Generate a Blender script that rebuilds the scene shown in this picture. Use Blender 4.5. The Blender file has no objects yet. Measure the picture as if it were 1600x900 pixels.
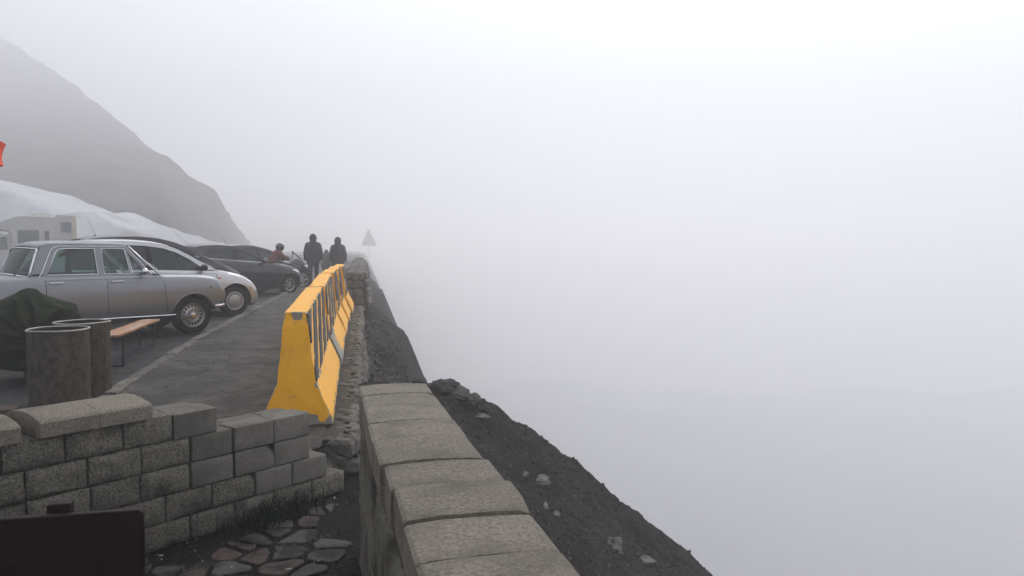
import bpy, bmesh, math, random
from mathutils import Vector, Matrix, noise
from mathutils.geometry import tessellate_polygon
R = math.radians
sc = bpy.context.scene
col = sc.collection
random.seed(7)

# ------------------------------------------------------------------ camera, sky, sun, exposure
F = 1220.0; CAMH = 1.45; PITCH = math.atan(65/F)
cam = bpy.data.cameras.new('camera'); cam.sensor_width = 36; cam.lens = F/1600*36
cam.clip_start = .05; cam.clip_end = 5000
co = bpy.data.objects.new('camera', cam); col.objects.link(co)
co.location = (0, 0, CAMH); co.rotation_euler = (R(90)-PITCH, 0, 0); sc.camera = co

SUN_EL, SUN_AZ = R(52), R(14)          # azimuth measured from +Y towards +X
w = bpy.data.worlds.new('World'); sc.world = w; w.use_nodes = True
nt = w.node_tree; nt.nodes.clear()
sky = nt.nodes.new('ShaderNodeTexSky'); sky.sky_type = 'NISHITA'; sky.sun_disc = False
sky.sun_elevation = SUN_EL; sky.sun_rotation = SUN_AZ; sky.air_density = 1; sky.dust_density = 4; sky.altitude = 2000
hs = nt.nodes.new('ShaderNodeHueSaturation'); hs.inputs['Saturation'].default_value = .30
bg = nt.nodes.new('ShaderNodeBackground'); bg.inputs['Strength'].default_value = .15
ow = nt.nodes.new('ShaderNodeOutputWorld')
nt.links.new(sky.outputs[0], hs.inputs['Color']); nt.links.new(hs.outputs[0], bg.inputs['Color']); nt.links.new(bg.outputs[0], ow.inputs[0])
sl = bpy.data.lights.new('sun', 'SUN'); sl.energy = .85; sl.angle = R(25); sl.color = (1, .97, .93)
so = bpy.data.objects.new('sun', sl); col.objects.link(so)
sd = Vector((math.sin(SUN_AZ)*math.cos(SUN_EL), math.cos(SUN_AZ)*math.cos(SUN_EL), math.sin(SUN_EL)))
so.rotation_euler = sd.to_track_quat('Z', 'Y').to_euler()
sc.view_settings.view_transform = 'Standard'; sc.view_settings.look = 'None'; sc.view_settings.gamma = 1
sc.view_settings.exposure = 1.01
sc.render.engine = 'CYCLES'
cy = sc.cycles
cy.use_adaptive_sampling = True; cy.adaptive_threshold = .006; cy.adaptive_min_samples = 32
cy.use_denoising = True
cy.max_bounces = 8; cy.diffuse_bounces = 3; cy.glossy_bounces = 3; cy.transparent_max_bounces = 12
cy.transmission_bounces = 4; cy.volume_bounces = 6
cy.caustics_reflective = False; cy.caustics_refractive = False

# ------------------------------------------------------------------ helpers
def ray(px, py):
    dx = (px-800)/F; dz = -(py-450)/F
    y = math.cos(PITCH)+dz*math.sin(PITCH); z = -math.sin(PITCH)+dz*math.cos(PITCH)
    return dx/y, z/y
def pg(px, py, z):
    a, b = ray(px, py); Y = (z-CAMH)/b; return Vector((a*Y, Y, z))
def pY(px, py, Y):
    a, b = ray(px, py); return Vector((a*Y, Y, CAMH+b*Y))
def lerp(a, b, t): return a+(b-a)*t
def interp(tab, x):
    if x <= tab[0][0]: return tab[0][1]
    for (x0, y0), (x1, y1) in zip(tab, tab[1:]):
        if x <= x1: return y0+(y1-y0)*(x-x0)/(x1-x0+1e-9)
    return tab[-1][1]
def smooth(tab, x):
    n = len(tab)
    if x <= tab[0][0]: return tab[0][1]
    if x >= tab[-1][0]: return tab[-1][1]
    for i in range(n-1):
        if x <= tab[i+1][0]:
            x0, y0 = tab[i]; x1, y1 = tab[i+1]; h = x1-x0; t = (x-x0)/h
            d = (y1-y0)/h
            dp = (y0-tab[i-1][1])/(x0-tab[i-1][0]) if i else d
            dn = (tab[i+2][1]-y1)/(tab[i+2][0]-x1) if i < n-2 else d
            m0 = 0 if dp*d <= 0 else 2*dp*d/(dp+d); m1 = 0 if dn*d <= 0 else 2*dn*d/(dn+d)
            if i == 0: m0 = d
            if i == n-2: m1 = d
            return (2*t**3-3*t*t+1)*y0+(t**3-2*t*t+t)*h*m0+(-2*t**3+3*t*t)*y1+(t**3-t*t)*h*m1
def fbm(v, o=4): return noise.fractal(Vector(v), .9, 2.1, o)

class MB:
    def __init__(s): s.v = []; s.f = []; s.m = []
    def add(s, vs, fs, m=0):
        o = len(s.v); s.v += [tuple(v) for v in vs]; s.f += [tuple(i+o for i in f) for f in fs]; s.m += [m]*len(fs); return s
    def grid(s, P, m=0, closeu=False, closev=False, flip=False):
        nu = len(P); nv = len(P[0]); o = len(s.v)
        for r in P: s.v += [tuple(p) for p in r]
        for i in range(nu if closeu else nu-1):
            for j in range(nv if closev else nv-1):
                a = o+i*nv+j; b = o+((i+1) % nu)*nv+j; c = o+((i+1) % nu)*nv+(j+1) % nv; d = o+i*nv+(j+1) % nv
                s.f.append((a, d, c, b) if flip else (a, b, c, d)); s.m.append(m)
        return s
    def box(s, c, d, m=0, M=None):
        vs = [Vector((c[0]+x*d[0]/2, c[1]+y*d[1]/2, c[2]+z*d[2]/2)) for x in (-1, 1) for y in (-1, 1) for z in (-1, 1)]
        if M: vs = [M @ v for v in vs]
        return s.add(vs, [(0, 1, 3, 2), (4, 6, 7, 5), (0, 4, 5, 1), (2, 3, 7, 6), (0, 2, 6, 4), (1, 5, 7, 3)], m)
    def bar(s, a, b, r, m=0, n=8, r2=None):
        a = Vector(a); b = Vector(b); d = (b-a); q = d.to_track_quat('Z', 'Y'); r2 = r if r2 is None else r2
        A = [a+q @ Vector((r*math.cos(t), r*math.sin(t), 0)) for t in [2*math.pi*k/n for k in range(n)]]
        B = [b+q @ Vector((r2*math.cos(t), r2*math.sin(t), 0)) for t in [2*math.pi*k/n for k in range(n)]]
        fs = [(k, (k+1) % n, n+(k+1) % n, n+k) for k in range(n)]+[tuple(range(n-1, -1, -1)), tuple(range(n, 2*n))]
        return s.add(A+B, fs, m)
    def tube(s, pts, r, m=0, n=8, closed=False):
        pts = [Vector(p) for p in pts]; P = []; N = len(pts)
        for i, p in enumerate(pts):
            a = pts[(i-1) % N] if (i or closed) else p; b = pts[(i+1) % N] if (i < N-1 or closed) else p
            q = (b-a).to_track_quat('Z', 'Y'); rr = r[i] if isinstance(r, (list, tuple)) else r
            P.append([p+q @ Vector((rr*math.cos(t), rr*math.sin(t), 0)) for t in [2*math.pi*k/n for k in range(n)]])
        s.grid(P, m, closeu=closed, closev=True)
        if not closed:
            o = len(s.v)-N*n; s.f += [tuple(o+k for k in range(n)), tuple(o+(N-1)*n+k for k in range(n-1, -1, -1))]; s.m += [m, m]
        return s
    def lathe(s, prof, m=0, n=32, M=None):
        """prof: (r, h) around local Z"""
        P = [[Vector((r*math.cos(t), r*math.sin(t), h)) for t in [2*math.pi*k/n for k in range(n)]] for r, h in prof]
        if M: P = [[M @ v for v in r] for r in P]
        return s.grid(P, m, closev=True)
    def sph(s, c, r, m=0, n=12, k=8, M=None):
        c = Vector(c); r = Vector(r) if hasattr(r, '__len__') else Vector((r, r, r)); P = []
        for i in range(k+1):
            a = math.pi*i/k; a = min(max(a, .02), math.pi-.02)
            row = [Vector((r.x*math.sin(a)*math.cos(t), r.y*math.sin(a)*math.sin(t), r.z*math.cos(a))) for t in [2*math.pi*j/n for j in range(n)]]
            P.append([c+(M @ v if M else v) for v in row])
        return s.grid(P, m, closev=True)
    def prism(s, poly, y0, y1, m=0):
        """poly in (x,z), extruded along y"""
        n = len(poly); vs = [(x, y0, z) for x, z in poly]+[(x, y1, z) for x, z in poly]
        return s.add(vs, [tuple(range(n)), tuple(range(2*n-1, n-1, -1))]+[(i, n+i, n+(i+1) % n, (i+1) % n) for i in range(n)], m)
    def build(s, name, mat, parent=None, smooth_=False, bevel=0, loc=None, auto=None):
        me = bpy.data.meshes.new(name); me.from_pydata(s.v, [], s.f)
        for mm in (mat if isinstance(mat, (list, tuple)) else [mat]): me.materials.append(mm)
        me.polygons.foreach_set('material_index', s.m)
        bm = bmesh.new(); bm.from_mesh(me); bmesh.ops.recalc_face_normals(bm, faces=bm.faces); bm.to_mesh(me); bm.free()
        if smooth_: me.polygons.foreach_set('use_smooth', [True]*len(me.polygons))
        o = bpy.data.objects.new(name, me); col.objects.link(o)
        if parent: o.parent = parent
        if loc is not None: o.location = loc
        if bevel:
            b = o.modifiers.new('bevel', 'BEVEL'); b.width = bevel; b.segments = 2; b.limit_method = 'ANGLE'; b.angle_limit = R(35)
        if auto:
            set_auto(me, auto)
        return o
def set_auto(me, ang):
    me.polygons.foreach_set('use_smooth', [True]*len(me.polygons))
    bm = bmesh.new(); bm.from_mesh(me)
    for e in bm.edges:
        if len(e.link_faces) == 2: e.smooth = e.calc_face_angle(0) < R(ang)
    bm.to_mesh(me); bm.free()
def tag(o, label=None, cat=None, group=None, kind=None):
    for k, v in (('label', label), ('category', cat), ('group', group), ('kind', kind)):
        if v: o[k] = v
    return o
def empty(name, loc=(0, 0, 0), rz=0):
    o = bpy.data.objects.new(name, None); col.objects.link(o); o.location = loc; o.rotation_euler = (0, 0, rz); o.empty_display_size = .1
    return o
def copy_tree(o, parent=None):
    c = o.copy(); col.objects.link(c); c.parent = parent
    for ch in list(o.children): copy_tree(ch, c)
    return c

# ------------------------------------------------------------------ materials
def mat(name, c1, c2=None, scale=6, rough=.8, rough2=None, bump=0, bscale=60, metal=0, coat=0, det=6, lo=.35, hi=.65,
        stretch=(1, 1, 1), c3=None, s3=1.5, lo3=.5, hi3=.65, rand=0, vor=0, spec=.5, world=False, nr=.65, crack=None, warm=None):
    m = bpy.data.materials.new(name); m.use_nodes = True; n = m.node_tree; N = n.nodes; L = n.links
    b = N['Principled BSDF']; b.inputs['Roughness'].default_value = rough; b.inputs['Metallic'].default_value = metal
    b.inputs['Coat Weight'].default_value = coat; b.inputs['Coat Roughness'].default_value = .08; b.inputs['Specular IOR Level'].default_value = spec
    b.inputs['Base Color'].default_value = (*c1, 1)
    if c2 is None and not bump: return m
    tc = N.new('ShaderNodeTexCoord'); mp = N.new('ShaderNodeMapping'); mp.inputs['Scale'].default_value = stretch
    if world:
        g = N.new('ShaderNodeNewGeometry'); L.new(g.outputs['Position'], mp.inputs['Vector'])
    else:
        oi = N.new('ShaderNodeObjectInfo'); ml = N.new('ShaderNodeVectorMath'); ml.operation = 'MULTIPLY_ADD'
        ml.inputs[1].default_value = (1, 1, 1)
        cx = N.new('ShaderNodeMath'); cx.operation = 'MULTIPLY'; cx.inputs[1].default_value = 37 if rand else 0
        L.new(oi.outputs['Random'], cx.inputs[0]); L.new(tc.outputs['Object'], ml.inputs[0]); L.new(cx.outputs[0], ml.inputs[2])
        L.new(ml.outputs[0], mp.inputs['Vector'])
    last = None
    if c2 is not None:
        t = N.new('ShaderNodeTexNoise'); t.inputs['Scale'].default_value = scale; t.inputs['Detail'].default_value = det; t.inputs['Roughness'].default_value = nr
        L.new(mp.outputs[0], t.inputs['Vector'])
        r = N.new('ShaderNodeMapRange'); r.inputs['From Min'].default_value = lo; r.inputs['From Max'].default_value = hi; L.new(t.outputs[0], r.inputs['Value'])
        mx = N.new('ShaderNodeMix'); mx.data_type = 'RGBA'; mx.inputs[6].default_value = (*c1, 1); mx.inputs[7].default_value = (*c2, 1)
        L.new(r.outputs[0], mx.inputs[0]); last = mx.outputs[2]
        if rough2 is not None:
            rr = N.new('ShaderNodeMapRange'); rr.inputs['To Min'].default_value = rough; rr.inputs['To Max'].default_value = rough2
            L.new(r.outputs[0], rr.inputs['Value']); L.new(rr.outputs[0], b.inputs['Roughness'])
    if c3 is not None:
        t3 = N.new('ShaderNodeTexNoise'); t3.inputs['Scale'].default_value = s3; t3.inputs['Detail'].default_value = 5
        L.new(mp.outputs[0], t3.inputs['Vector'])
        r3 = N.new('ShaderNodeMapRange'); r3.inputs['From Min'].default_value = lo3; r3.inputs['From Max'].default_value = hi3; L.new(t3.outputs[0], r3.inputs['Value'])
        m3 = N.new('ShaderNodeMix'); m3.data_type = 'RGBA'; L.new(r3.outputs[0], m3.inputs[0])
        if last: L.new(last, m3.inputs[6])
        else: m3.inputs[6].default_value = (*c1, 1)
        m3.inputs[7].default_value = (*c3, 1); last = m3.outputs[2]
    if crack:
        wz = N.new('ShaderNodeTexNoise'); wz.inputs['Scale'].default_value = 3; wz.inputs['Detail'].default_value = 6; L.new(mp.outputs[0], wz.inputs['Vector'])
        wv_ = N.new('ShaderNodeVectorMath'); wv_.operation = 'MULTIPLY_ADD'; wv_.inputs[1].default_value = (.5, .5, .5)
        L.new(wz.outputs['Color'], wv_.inputs[0]); L.new(mp.outputs[0], wv_.inputs[2])
        vc = N.new('ShaderNodeTexVoronoi'); vc.feature = 'DISTANCE_TO_EDGE'; vc.inputs['Scale'].default_value = crack[0]; L.new(wv_.outputs[0], vc.inputs['Vector'])
        cr_ = N.new('ShaderNodeMapRange'); cr_.inputs['From Min'].default_value = 0; cr_.inputs['From Max'].default_value = crack[1]; cr_.inputs['To Min'].default_value = crack[2]; cr_.inputs['To Max'].default_value = 0
        L.new(vc.outputs['Distance'], cr_.inputs['Value'])
        mc = N.new('ShaderNodeMix'); mc.data_type = 'RGBA'; mc.inputs[7].default_value = (c1[0]*.25, c1[1]*.25, c1[2]*.25, 1); L.new(cr_.outputs[0], mc.inputs[0]); L.new(last, mc.inputs[6]); last = mc.outputs[2]
    if rand and last:
        oi2 = N.new('ShaderNodeObjectInfo'); hv = N.new('ShaderNodeHueSaturation'); rv = N.new('ShaderNodeMapRange')
        rv.inputs['To Min'].default_value = 1-rand; rv.inputs['To Max'].default_value = 1+rand
        L.new(oi2.outputs['Random'], rv.inputs['Value']); L.new(rv.outputs[0], hv.inputs['Value']); L.new(last, hv.inputs['Color']); last = hv.outputs[0]
    if last: L.new(last, b.inputs['Base Color'])
    if bump:
        if vor:
            bt = N.new('ShaderNodeTexVoronoi'); bt.inputs['Scale'].default_value = bscale; bo = bt.outputs['Distance']
        else:
            bt = N.new('ShaderNodeTexNoise'); bt.inputs['Scale'].default_value = bscale; bt.inputs['Detail'].default_value = 5; bt.inputs['Roughness'].default_value = .7; bo = bt.outputs[0]
        L.new(mp.outputs[0], bt.inputs['Vector'])
        bp = N.new('ShaderNodeBump'); bp.inputs['Strength'].default_value = bump; bp.inputs['Distance'].default_value = .02
        L.new(bo, bp.inputs['Height']); L.new(bp.outputs[0], b.inputs['Normal'])
    return m
def glass_mat(name, tint, spec_mix=1.0):
    m = bpy.data.materials.new(name); m.use_nodes = True; n = m.node_tree; N = n.nodes; L = n.links; N.clear()
    t = N.new('ShaderNodeBsdfTransparent'); t.inputs[0].default_value = (*tint, 1)
    g = N.new('ShaderNodeBsdfGlossy'); g.inputs['Roughness'].default_value = .03; g.inputs['Color'].default_value = (.9, .95, .95, 1)
    f = N.new('ShaderNodeFresnel'); f.inputs[0].default_value = 1.5
    mu = N.new('ShaderNodeMath'); mu.operation = 'MULTIPLY_ADD'; mu.inputs[1].default_value = spec_mix; mu.inputs[2].default_value = .02
    x = N.new('ShaderNodeMixShader'); o = N.new('ShaderNodeOutputMaterial')
    L.new(f.outputs[0], mu.inputs[0]); L.new(mu.outputs[0], x.inputs[0]); L.new(t.outputs[0], x.inputs[1]); L.new(g.outputs[0], x.inputs[2]); L.new(x.outputs[0], o.inputs[0])
    return m
M = {}
M['split'] = mat('split_face_concrete', (0.0779, 0.0723, 0.059), (0.345, 0.323, 0.267), scale=75, lo=.38, hi=.66, rough=.95, bump=1.0, bscale=80, rand=.14, c3=(0.0389, 0.0357, 0.029), s3=4.5, lo3=.52, hi3=.76, spec=0.12, nr=.8)
M['smoothblock'] = mat('smooth_concrete', (0.113, 0.105, 0.0898), (0.21, 0.198, 0.171), scale=60, lo=.36, hi=.66, rough=.9, bump=.35, bscale=150, rand=.12, c3=(0.083, 0.0781, 0.0664), s3=4, lo3=.48, hi3=.8, spec=0.12, nr=.8)
M['cap'] = mat('cap_concrete', (0.122, 0.104, 0.0806), (0.329, 0.295, 0.239), scale=75, lo=.36, hi=.66, rough=.85, bump=.6, bscale=170, rand=.1, c3=(0.127, 0.111, 0.088), s3=5, lo3=.46, hi3=.80, rough2=.75, spec=0.2, nr=.8)
M['render'] = mat('rough_cast_wall', (0.122, 0.115, 0.0972), (0.216, 0.202, 0.166), scale=20, rough=.95, bump=1.0, bscale=32, world=True, c3=(0.0576, 0.054, 0.0432), s3=2.5, spec=0.12, nr=.8)
M['stone'] = mat('rough_stone', (0.101, 0.0936, 0.082), (0.203, 0.191, 0.164), scale=9, rough=.9, bump=.8, bscale=25, rand=.2, spec=0.12)
M['mortar'] = mat('dirty_mortar', (0.054, 0.0498, 0.042), (0.102, 0.096, 0.081), scale=12, rough=.95, bump=1, bscale=18, world=True, spec=0.12)
M['asphalt'] = mat('parking_asphalt', (0.0179, 0.0179, 0.0189), (0.0382, 0.0372, 0.0367), scale=2.2, rough=.75, rough2=.45, bump=.35, bscale=120, world=True, stretch=(1, .6, 1), c3=(0.0561, 0.0536, 0.051), s3=40, lo3=.6, hi3=.75, spec=0.2, nr=.8, crack=(0.425, 0.0102, 0.595))
M['path'] = mat('worn_path', (0.0523, 0.0488, 0.0432), (0.118, 0.11, 0.0977), scale=4.5, rough=.85, rough2=.6, bump=1.0, bscale=45, world=True, stretch=(1, 1, 1), c3=(0.0418, 0.0391, 0.0348), s3=1.6, lo3=.40, hi3=.66, det=12, spec=0.2, nr=.8, crack=(1.16, 0.0211, 0.845))
M['kerb'] = mat('kerb_stone', (0.099, 0.0946, 0.0856), (0.216, 0.208, 0.185), scale=8, rough=.9, bump=.6, bscale=45, rand=.15, spec=0.12, nr=.8)
M['soil'] = mat('wet_soil', (0.00576, 0.00528, 0.00432), (0.0168, 0.0149, 0.0125), scale=9, rough=.7, bump=.8, bscale=50, world=True, spec=0.08, nr=.8)
M['flag'] = mat('flagstone', (.035, .033, .029), (.085, .08, .072), scale=14, rough=.6, rough2=.8, bump=.6, bscale=60, rand=.35, world=True, spec=.25, nr=.8, c3=(.012, .011, .009), s3=6, lo3=.48, hi3=.60)
M['flagred'] = mat('reddish_flagstone', (.045, .032, .027), (.085, .062, .052), scale=14, rough=.7, bump=.6, bscale=60, world=True, spec=.25, nr=.8, c3=(.012, .011, .009), s3=6, lo3=.50, hi3=.62)
M['scree'] = mat('scree_slope', (0.0126, 0.0119, 0.0113), (0.0702, 0.0657, 0.0603), scale=22, lo=.36, hi=.68, rough=.95, bump=1, bscale=40, world=True, c3=(0.0306, 0.0252, 0.0234), s3=.9, lo3=.45, hi3=.75, det=12, spec=0.12, nr=.85)
M['ochre'] = mat('ochre_grit', (.10, .08, .055), (.2, .17, .12), scale=3, rough=.9, spec=.1)
M['gravel'] = mat('gravel_stones', (0.0438, 0.0403, 0.0367), (0.122, 0.114, 0.105), scale=3, rough=.9, world=True, spec=0.12)
M['palerock'] = mat('pale_rock', (0.07, 0.0665, 0.063), (0.189, 0.182, 0.168), scale=6, rough=.9, bump=1, bscale=14)
M['darkrock'] = mat('dark_rock', (.04, .038, .036), (.09, .085, .08), scale=6, rough=.9, bump=1, bscale=12, rand=.2, spec=0.12)
M['hill'] = mat('mountain_rock', (0.0252, 0.0243, 0.0234), (0.0675, 0.063, 0.0585), scale=.25, rough=1, bump=.6, bscale=1.5, world=True, spec=0.12)
M['snow'] = mat('old_snow', (0.432, 0.438, 0.45), (0.51, 0.516, 0.528), scale=.6, rough=.8, world=True, c3=(0.27, 0.264, 0.252), s3=.35, lo3=.55, hi3=.8)
M['fog_lift'] = mat('pale_floor_fog_lift', (.34, .34, .35), (.38, .38, .39), scale=.2, rough=.9, world=True, spec=.1)  # pale valley floor added to brighten the fog above it
M['rust'] = mat('rusty_steel', (.035, .030, .025), (.115, .10, .082), scale=14, rough=.75, bump=.4, bscale=70, stretch=(1, 1, .6), c3=(.15, .085, .025), s3=2.6, lo3=.60, hi3=.74, rand=.1, spec=0.12, nr=.8)
M['rimsteel'] = mat('worn_bright_rim', (.3, .29, .27), (.5, .49, .46), scale=9, rough=.5, metal=.5)
M['drumin'] = mat('drum_inside', (.02, .018, .016))
M['tarp'] = mat('green_canvas', (0.00952, 0.0143, 0.00714), (0.0262, 0.0357, 0.0179), scale=3, rough=.85, bump=.3, bscale=150, spec=0.12)
M['wood'] = mat('orange_wood', (0.288, 0.12, 0.048), (0.496, 0.272, 0.144), scale=5, rough=.6, bump=.15, bscale=40, stretch=(.5, 9, 6), c3=(0.44, 0.36, 0.288), s3=2, lo3=.52, hi3=.62)
M['darkwood'] = mat('dark_varnished_wood', (0.008, 0.003, 0.002), (0.015, 0.0065, 0.0045), scale=5, rough=.5, bump=.12, bscale=30, stretch=(1.2, 8, 14), spec=0.12)
M['legsteel'] = mat('dark_leg_steel', (.015, .02, .025), rough=.5)
M['brownblock'] = mat('brown_block', (0.042, 0.0252, 0.018), (0.072, 0.048, 0.036), scale=8, rough=.9, bump=.4)
M['black'] = mat('black_rubber', (.012, .012, .013), rough=.8)
M['tyre'] = mat('tyre', (0.009, 0.009, 0.0096), (0.018, 0.018, 0.018), scale=30, rough=.85, spec=0.12)
M['chrome'] = mat('chrome', (.75, .75, .77), rough=.16, metal=1)
M['dull'] = mat('dull_aluminium', (.42, .42, .44), rough=.35, metal=.8)
M['interior'] = mat('interior_dark', (0.01, 0.01, 0.011), rough=.85)
M['seatfab'] = mat('dark_seat', (.04, .032, .03), (.06, .05, .045), scale=30, rough=.9)
M['silverold'] = mat('aged_silver_paint', (0.248, 0.255, 0.272), (0.223, 0.231, 0.248), scale=2, rough=.38, metal=.55, coat=.3)
M['silver'] = mat('silver_paint', (0.546, 0.546, 0.554), (0.528, 0.528, 0.537), scale=2, rough=.3, metal=.6, coat=.6)
M['blackp'] = mat('black_paint', (.010, .010, .012), rough=.3, coat=.25)
M['blackp2'] = mat('dark_grey_paint', (.012, .012, .015), rough=.3, coat=.3)
M['greyp'] = mat('grey_paint', (.13, .135, .14), rough=.3, metal=.4, coat=.5)
M['alloy'] = mat('alloy', (.6, .6, .62), rough=.3, metal=.8)
M['coverpl'] = mat('wheel_cover', (.42, .42, .43), rough=.4, metal=.5)
M['lamp'] = mat('headlamp_lens', (.75, .78, .8), rough=.08, metal=.35, coat=1)
M['amber'] = mat('amber_lens', (.75, .14, .02), rough=.2, coat=1)
M['glass'] = glass_mat('window_glass', (.28, .36, .35), .6)
M['glassclear'] = glass_mat('clear_window_glass', (.62, .69, .67), .6)
M['glassdark'] = glass_mat('dark_window_glass', (.15, .18, .18), .6)
M['white'] = mat('white_gelcoat', (0.585, 0.578, 0.555), (0.525, 0.517, 0.495), scale=1.5, rough=.4)
M['cream'] = mat('cream_trim', (.62, .58, .42), rough=.5)
M['camperglass'] = mat('camper_window', (.16, .17, .175), rough=.15, coat=.5)
M['orange'] = mat('orange_fabric', (.85, .085, .008), (.7, .05, .006), scale=9, rough=.8)
M['polewhite'] = mat('pole_paint', (.5, .5, .48), rough=.5)
M['skin'] = mat('skin', (.5, .3, .22), rough=.6)
M['jacket1'] = mat('charcoal_jacket', (.018, .018, .022), (.028, .028, .033), scale=20, rough=.85, bump=.3, bscale=15)
M['jacket2'] = mat('brown_grey_jacket', (.03, .026, .026), (.045, .04, .04), scale=20, rough=.85, bump=.3, bscale=15)
M['jacket3'] = mat('grey_jacket', (.09, .085, .085), rough=.85)
M['jeans'] = mat('dark_jeans', (.02, .026, .045), (.035, .042, .065), scale=30, rough=.9)
M['trousers'] = mat('dark_trousers', (.02, .018, .018), rough=.9)
M['boots'] = mat('dark_shoes', (.03, .015, .012), rough=.7)
M['redjacket'] = mat('red_brown_jacket', (.18, .045, .03), (.12, .035, .025), scale=6, rough=.8)
M['helmet'] = mat('dark_helmet', (.02, .022, .035), rough=.25, coat=.8)
M['visor'] = mat('visor', (.01, .01, .012), rough=.05, coat=1)
M['signy'] = mat('sign_field_fogged', (.85, .82, .66), rough=.5)  # sign yellow paled towards the fog, haze put into the colour
M['signr'] = mat('sign_border_fogged', (.82, .78, .6), rough=.5)  # border colour paled towards the fog as well
M['grass'] = mat('dark_grass', (0.0042, 0.0084, 0.0028), (0.0091, 0.0168, 0.0056), scale=20, rough=.8)
M['litter'] = mat('pale_litter', (.45, .43, .38), rough=.9)
M['stripe'] = mat('dark_stripe_paint', (0.021, 0.0222, 0.027), (0.06, 0.06, 0.063), scale=14, rough=.75, world=True, c3=(0.18, 0.096, 0.012), s3=7, lo3=.6, hi3=.68)
M['blueprint'] = mat('blue_sticker', (.03, .05, .22), rough=.5)
M['red'] = mat('red_lens', (.4, .02, .02), rough=.2, coat=1)
# yellow paint worn back to concrete at the edges ("wear" attribute times noise)
def yellow_mat():
    m = bpy.data.materials.new('worn_yellow_paint'); m.use_nodes = True; n = m.node_tree; N = n.nodes; L = n.links; b = N['Principled BSDF']
    b.inputs['Roughness'].default_value = .55
    g = N.new('ShaderNodeNewGeometry')
    def nz(s, d=6):
        t = N.new('ShaderNodeTexNoise'); t.inputs['Scale'].default_value = s; t.inputs['Detail'].default_value = d; t.inputs['Roughness'].default_value = .7
        L.new(g.outputs['Position'], t.inputs['Vector']); return t.outputs[0]
    y = N.new('ShaderNodeMix'); y.data_type = 'RGBA'; y.inputs[6].default_value = (.95, .43, .003, 1); y.inputs[7].default_value = (.90, .45, .012, 1)
    L.new(nz(3), y.inputs[0])
    c = N.new('ShaderNodeMix'); c.data_type = 'RGBA'; c.inputs[6].default_value = (.10, .095, .08, 1); c.inputs[7].default_value = (.36, .34, .29, 1)
    L.new(nz(18), c.inputs[0])
    at = N.new('ShaderNodeAttribute'); at.attribute_name = 'wear'
    ad = N.new('ShaderNodeMath'); ad.operation = 'MULTIPLY_ADD'; ad.inputs[1].default_value = .34; L.new(at.outputs['Fac'], ad.inputs[0]); L.new(nz(7, 8), ad.inputs[2])
    r = N.new('ShaderNodeMapRange'); r.inputs['From Min'].default_value = .635; r.inputs['From Max'].default_value = .66; L.new(ad.outputs[0], r.inputs['Value'])
    d = N.new('ShaderNodeMix'); d.data_type = 'RGBA'; d.inputs[7].default_value = (.30, .15, .02, 1); L.new(y.outputs[2], d.inputs[6])
    rd = N.new('ShaderNodeMapRange'); rd.inputs['From Min'].default_value = .55; rd.inputs['From Max'].default_value = .85; rd.inputs['To Max'].default_value = .55; L.new(nz(2.2, 9), rd.inputs['Value']); L.new(rd.outputs[0], d.inputs[0])
    x = N.new('ShaderNodeMix'); x.data_type = 'RGBA'; L.new(r.outputs[0], x.inputs[0]); L.new(d.outputs[2], x.inputs[6]); L.new(c.outputs[2], x.inputs[7])
    L.new(x.outputs[2], b.inputs['Base Color'])
    bp = N.new('ShaderNodeBump'); bp.inputs['Strength'].default_value = .35; bp.inputs['Distance'].default_value = .01; L.new(nz(45), bp.inputs['Height']); L.new(bp.outputs[0], b.inputs['Normal'])
    return m
M['yellow'] = yellow_mat()

# ------------------------------------------------------------------ levels
TER = -.39                                              # terrace level
def path_z(Y): return lerp(-.09, .06, min(max((Y-7)/5, 0), 1))
def park_z(Y): return lerp(-.16, 0, min(max((Y-7)/5, 0), 1))
def kerb_x(Y): return -4.11-.172*(Y-7.82)
def wall_off(Y): return -.19*Y                          # line the barriers and retaining wall follow

# ------------------------------------------------------------------ terrain: gully, spur and valley
crest_px = [(560, 597), (640, 598), (655, 593), (700, 597), (725, 611), (760, 632), (800, 655), (860, 690), (900, 718), (930, 745), (965, 772), (1000, 800), (1040, 835), (1075, 866), (1105, 895)]
CR = []
for a in crest_px:
    p = pY(*a, 9.0); CR.append((p.x, p.z))
sl_end = (CR[-1][1]-CR[-4][1])/(CR[-1][0]-CR[-4][0])
def crest(X):
    if X > CR[-1][0]: return CR[-1][1]+sl_end*(X-CR[-1][0])*.9
    return interp(CR, X)
def terr(X, Y, nz=True):
    o = X-wall_off(Y)+.04
    if Y > 10 and o > .2: o += .42*fbm((1.5, Y*.30, 2), 4)+.12*fbm((2.5, Y*1.4, 2), 3)
    sp = crest(X)-(.30*(9-Y) if Y < 9 else 1.0*(Y-9))
    if o < 0: bk = -.62
    elif o < .88: bk = -.3-o*.98
    else: bk = -1.16-(o-.88)*2.4
    if Y < 10: bk -= 2.5*(10-Y)
    if o < 0: sp = min(sp, -.62)
    z = max(sp, bk)
    z = max(z, -70+6*fbm((X*.02, Y*.02, 3)))
    if nz:
        a = min(1, max(0, o*3))
        z += a*((.30 if Y > 10 else .10)*fbm((X*1.3, Y*1.3, 1.7))+.035*fbm((X*6, Y*6, 4.2))+.012*fbm((X*22, Y*22, 8)))
    return z
def steps(lst):
    out = []
    for a, b, n in lst: out += [a+(b-a)*i/n for i in range(n)]
    return out+[lst[-1][1]]
xs = steps([(-390, -60, 6), (-60, -10, 8), (-10, -3.2, 20), (-3.2, 3.2, 160), (3.2, 12, 50), (12, 60, 26), (60, 390, 12)])
ys = steps([(-390, -40, 6), (-40, 0, 10), (0, 4, 16), (4, 10.5, 130), (10.5, 30, 110), (30, 60, 40), (60, 390, 16)])
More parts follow.
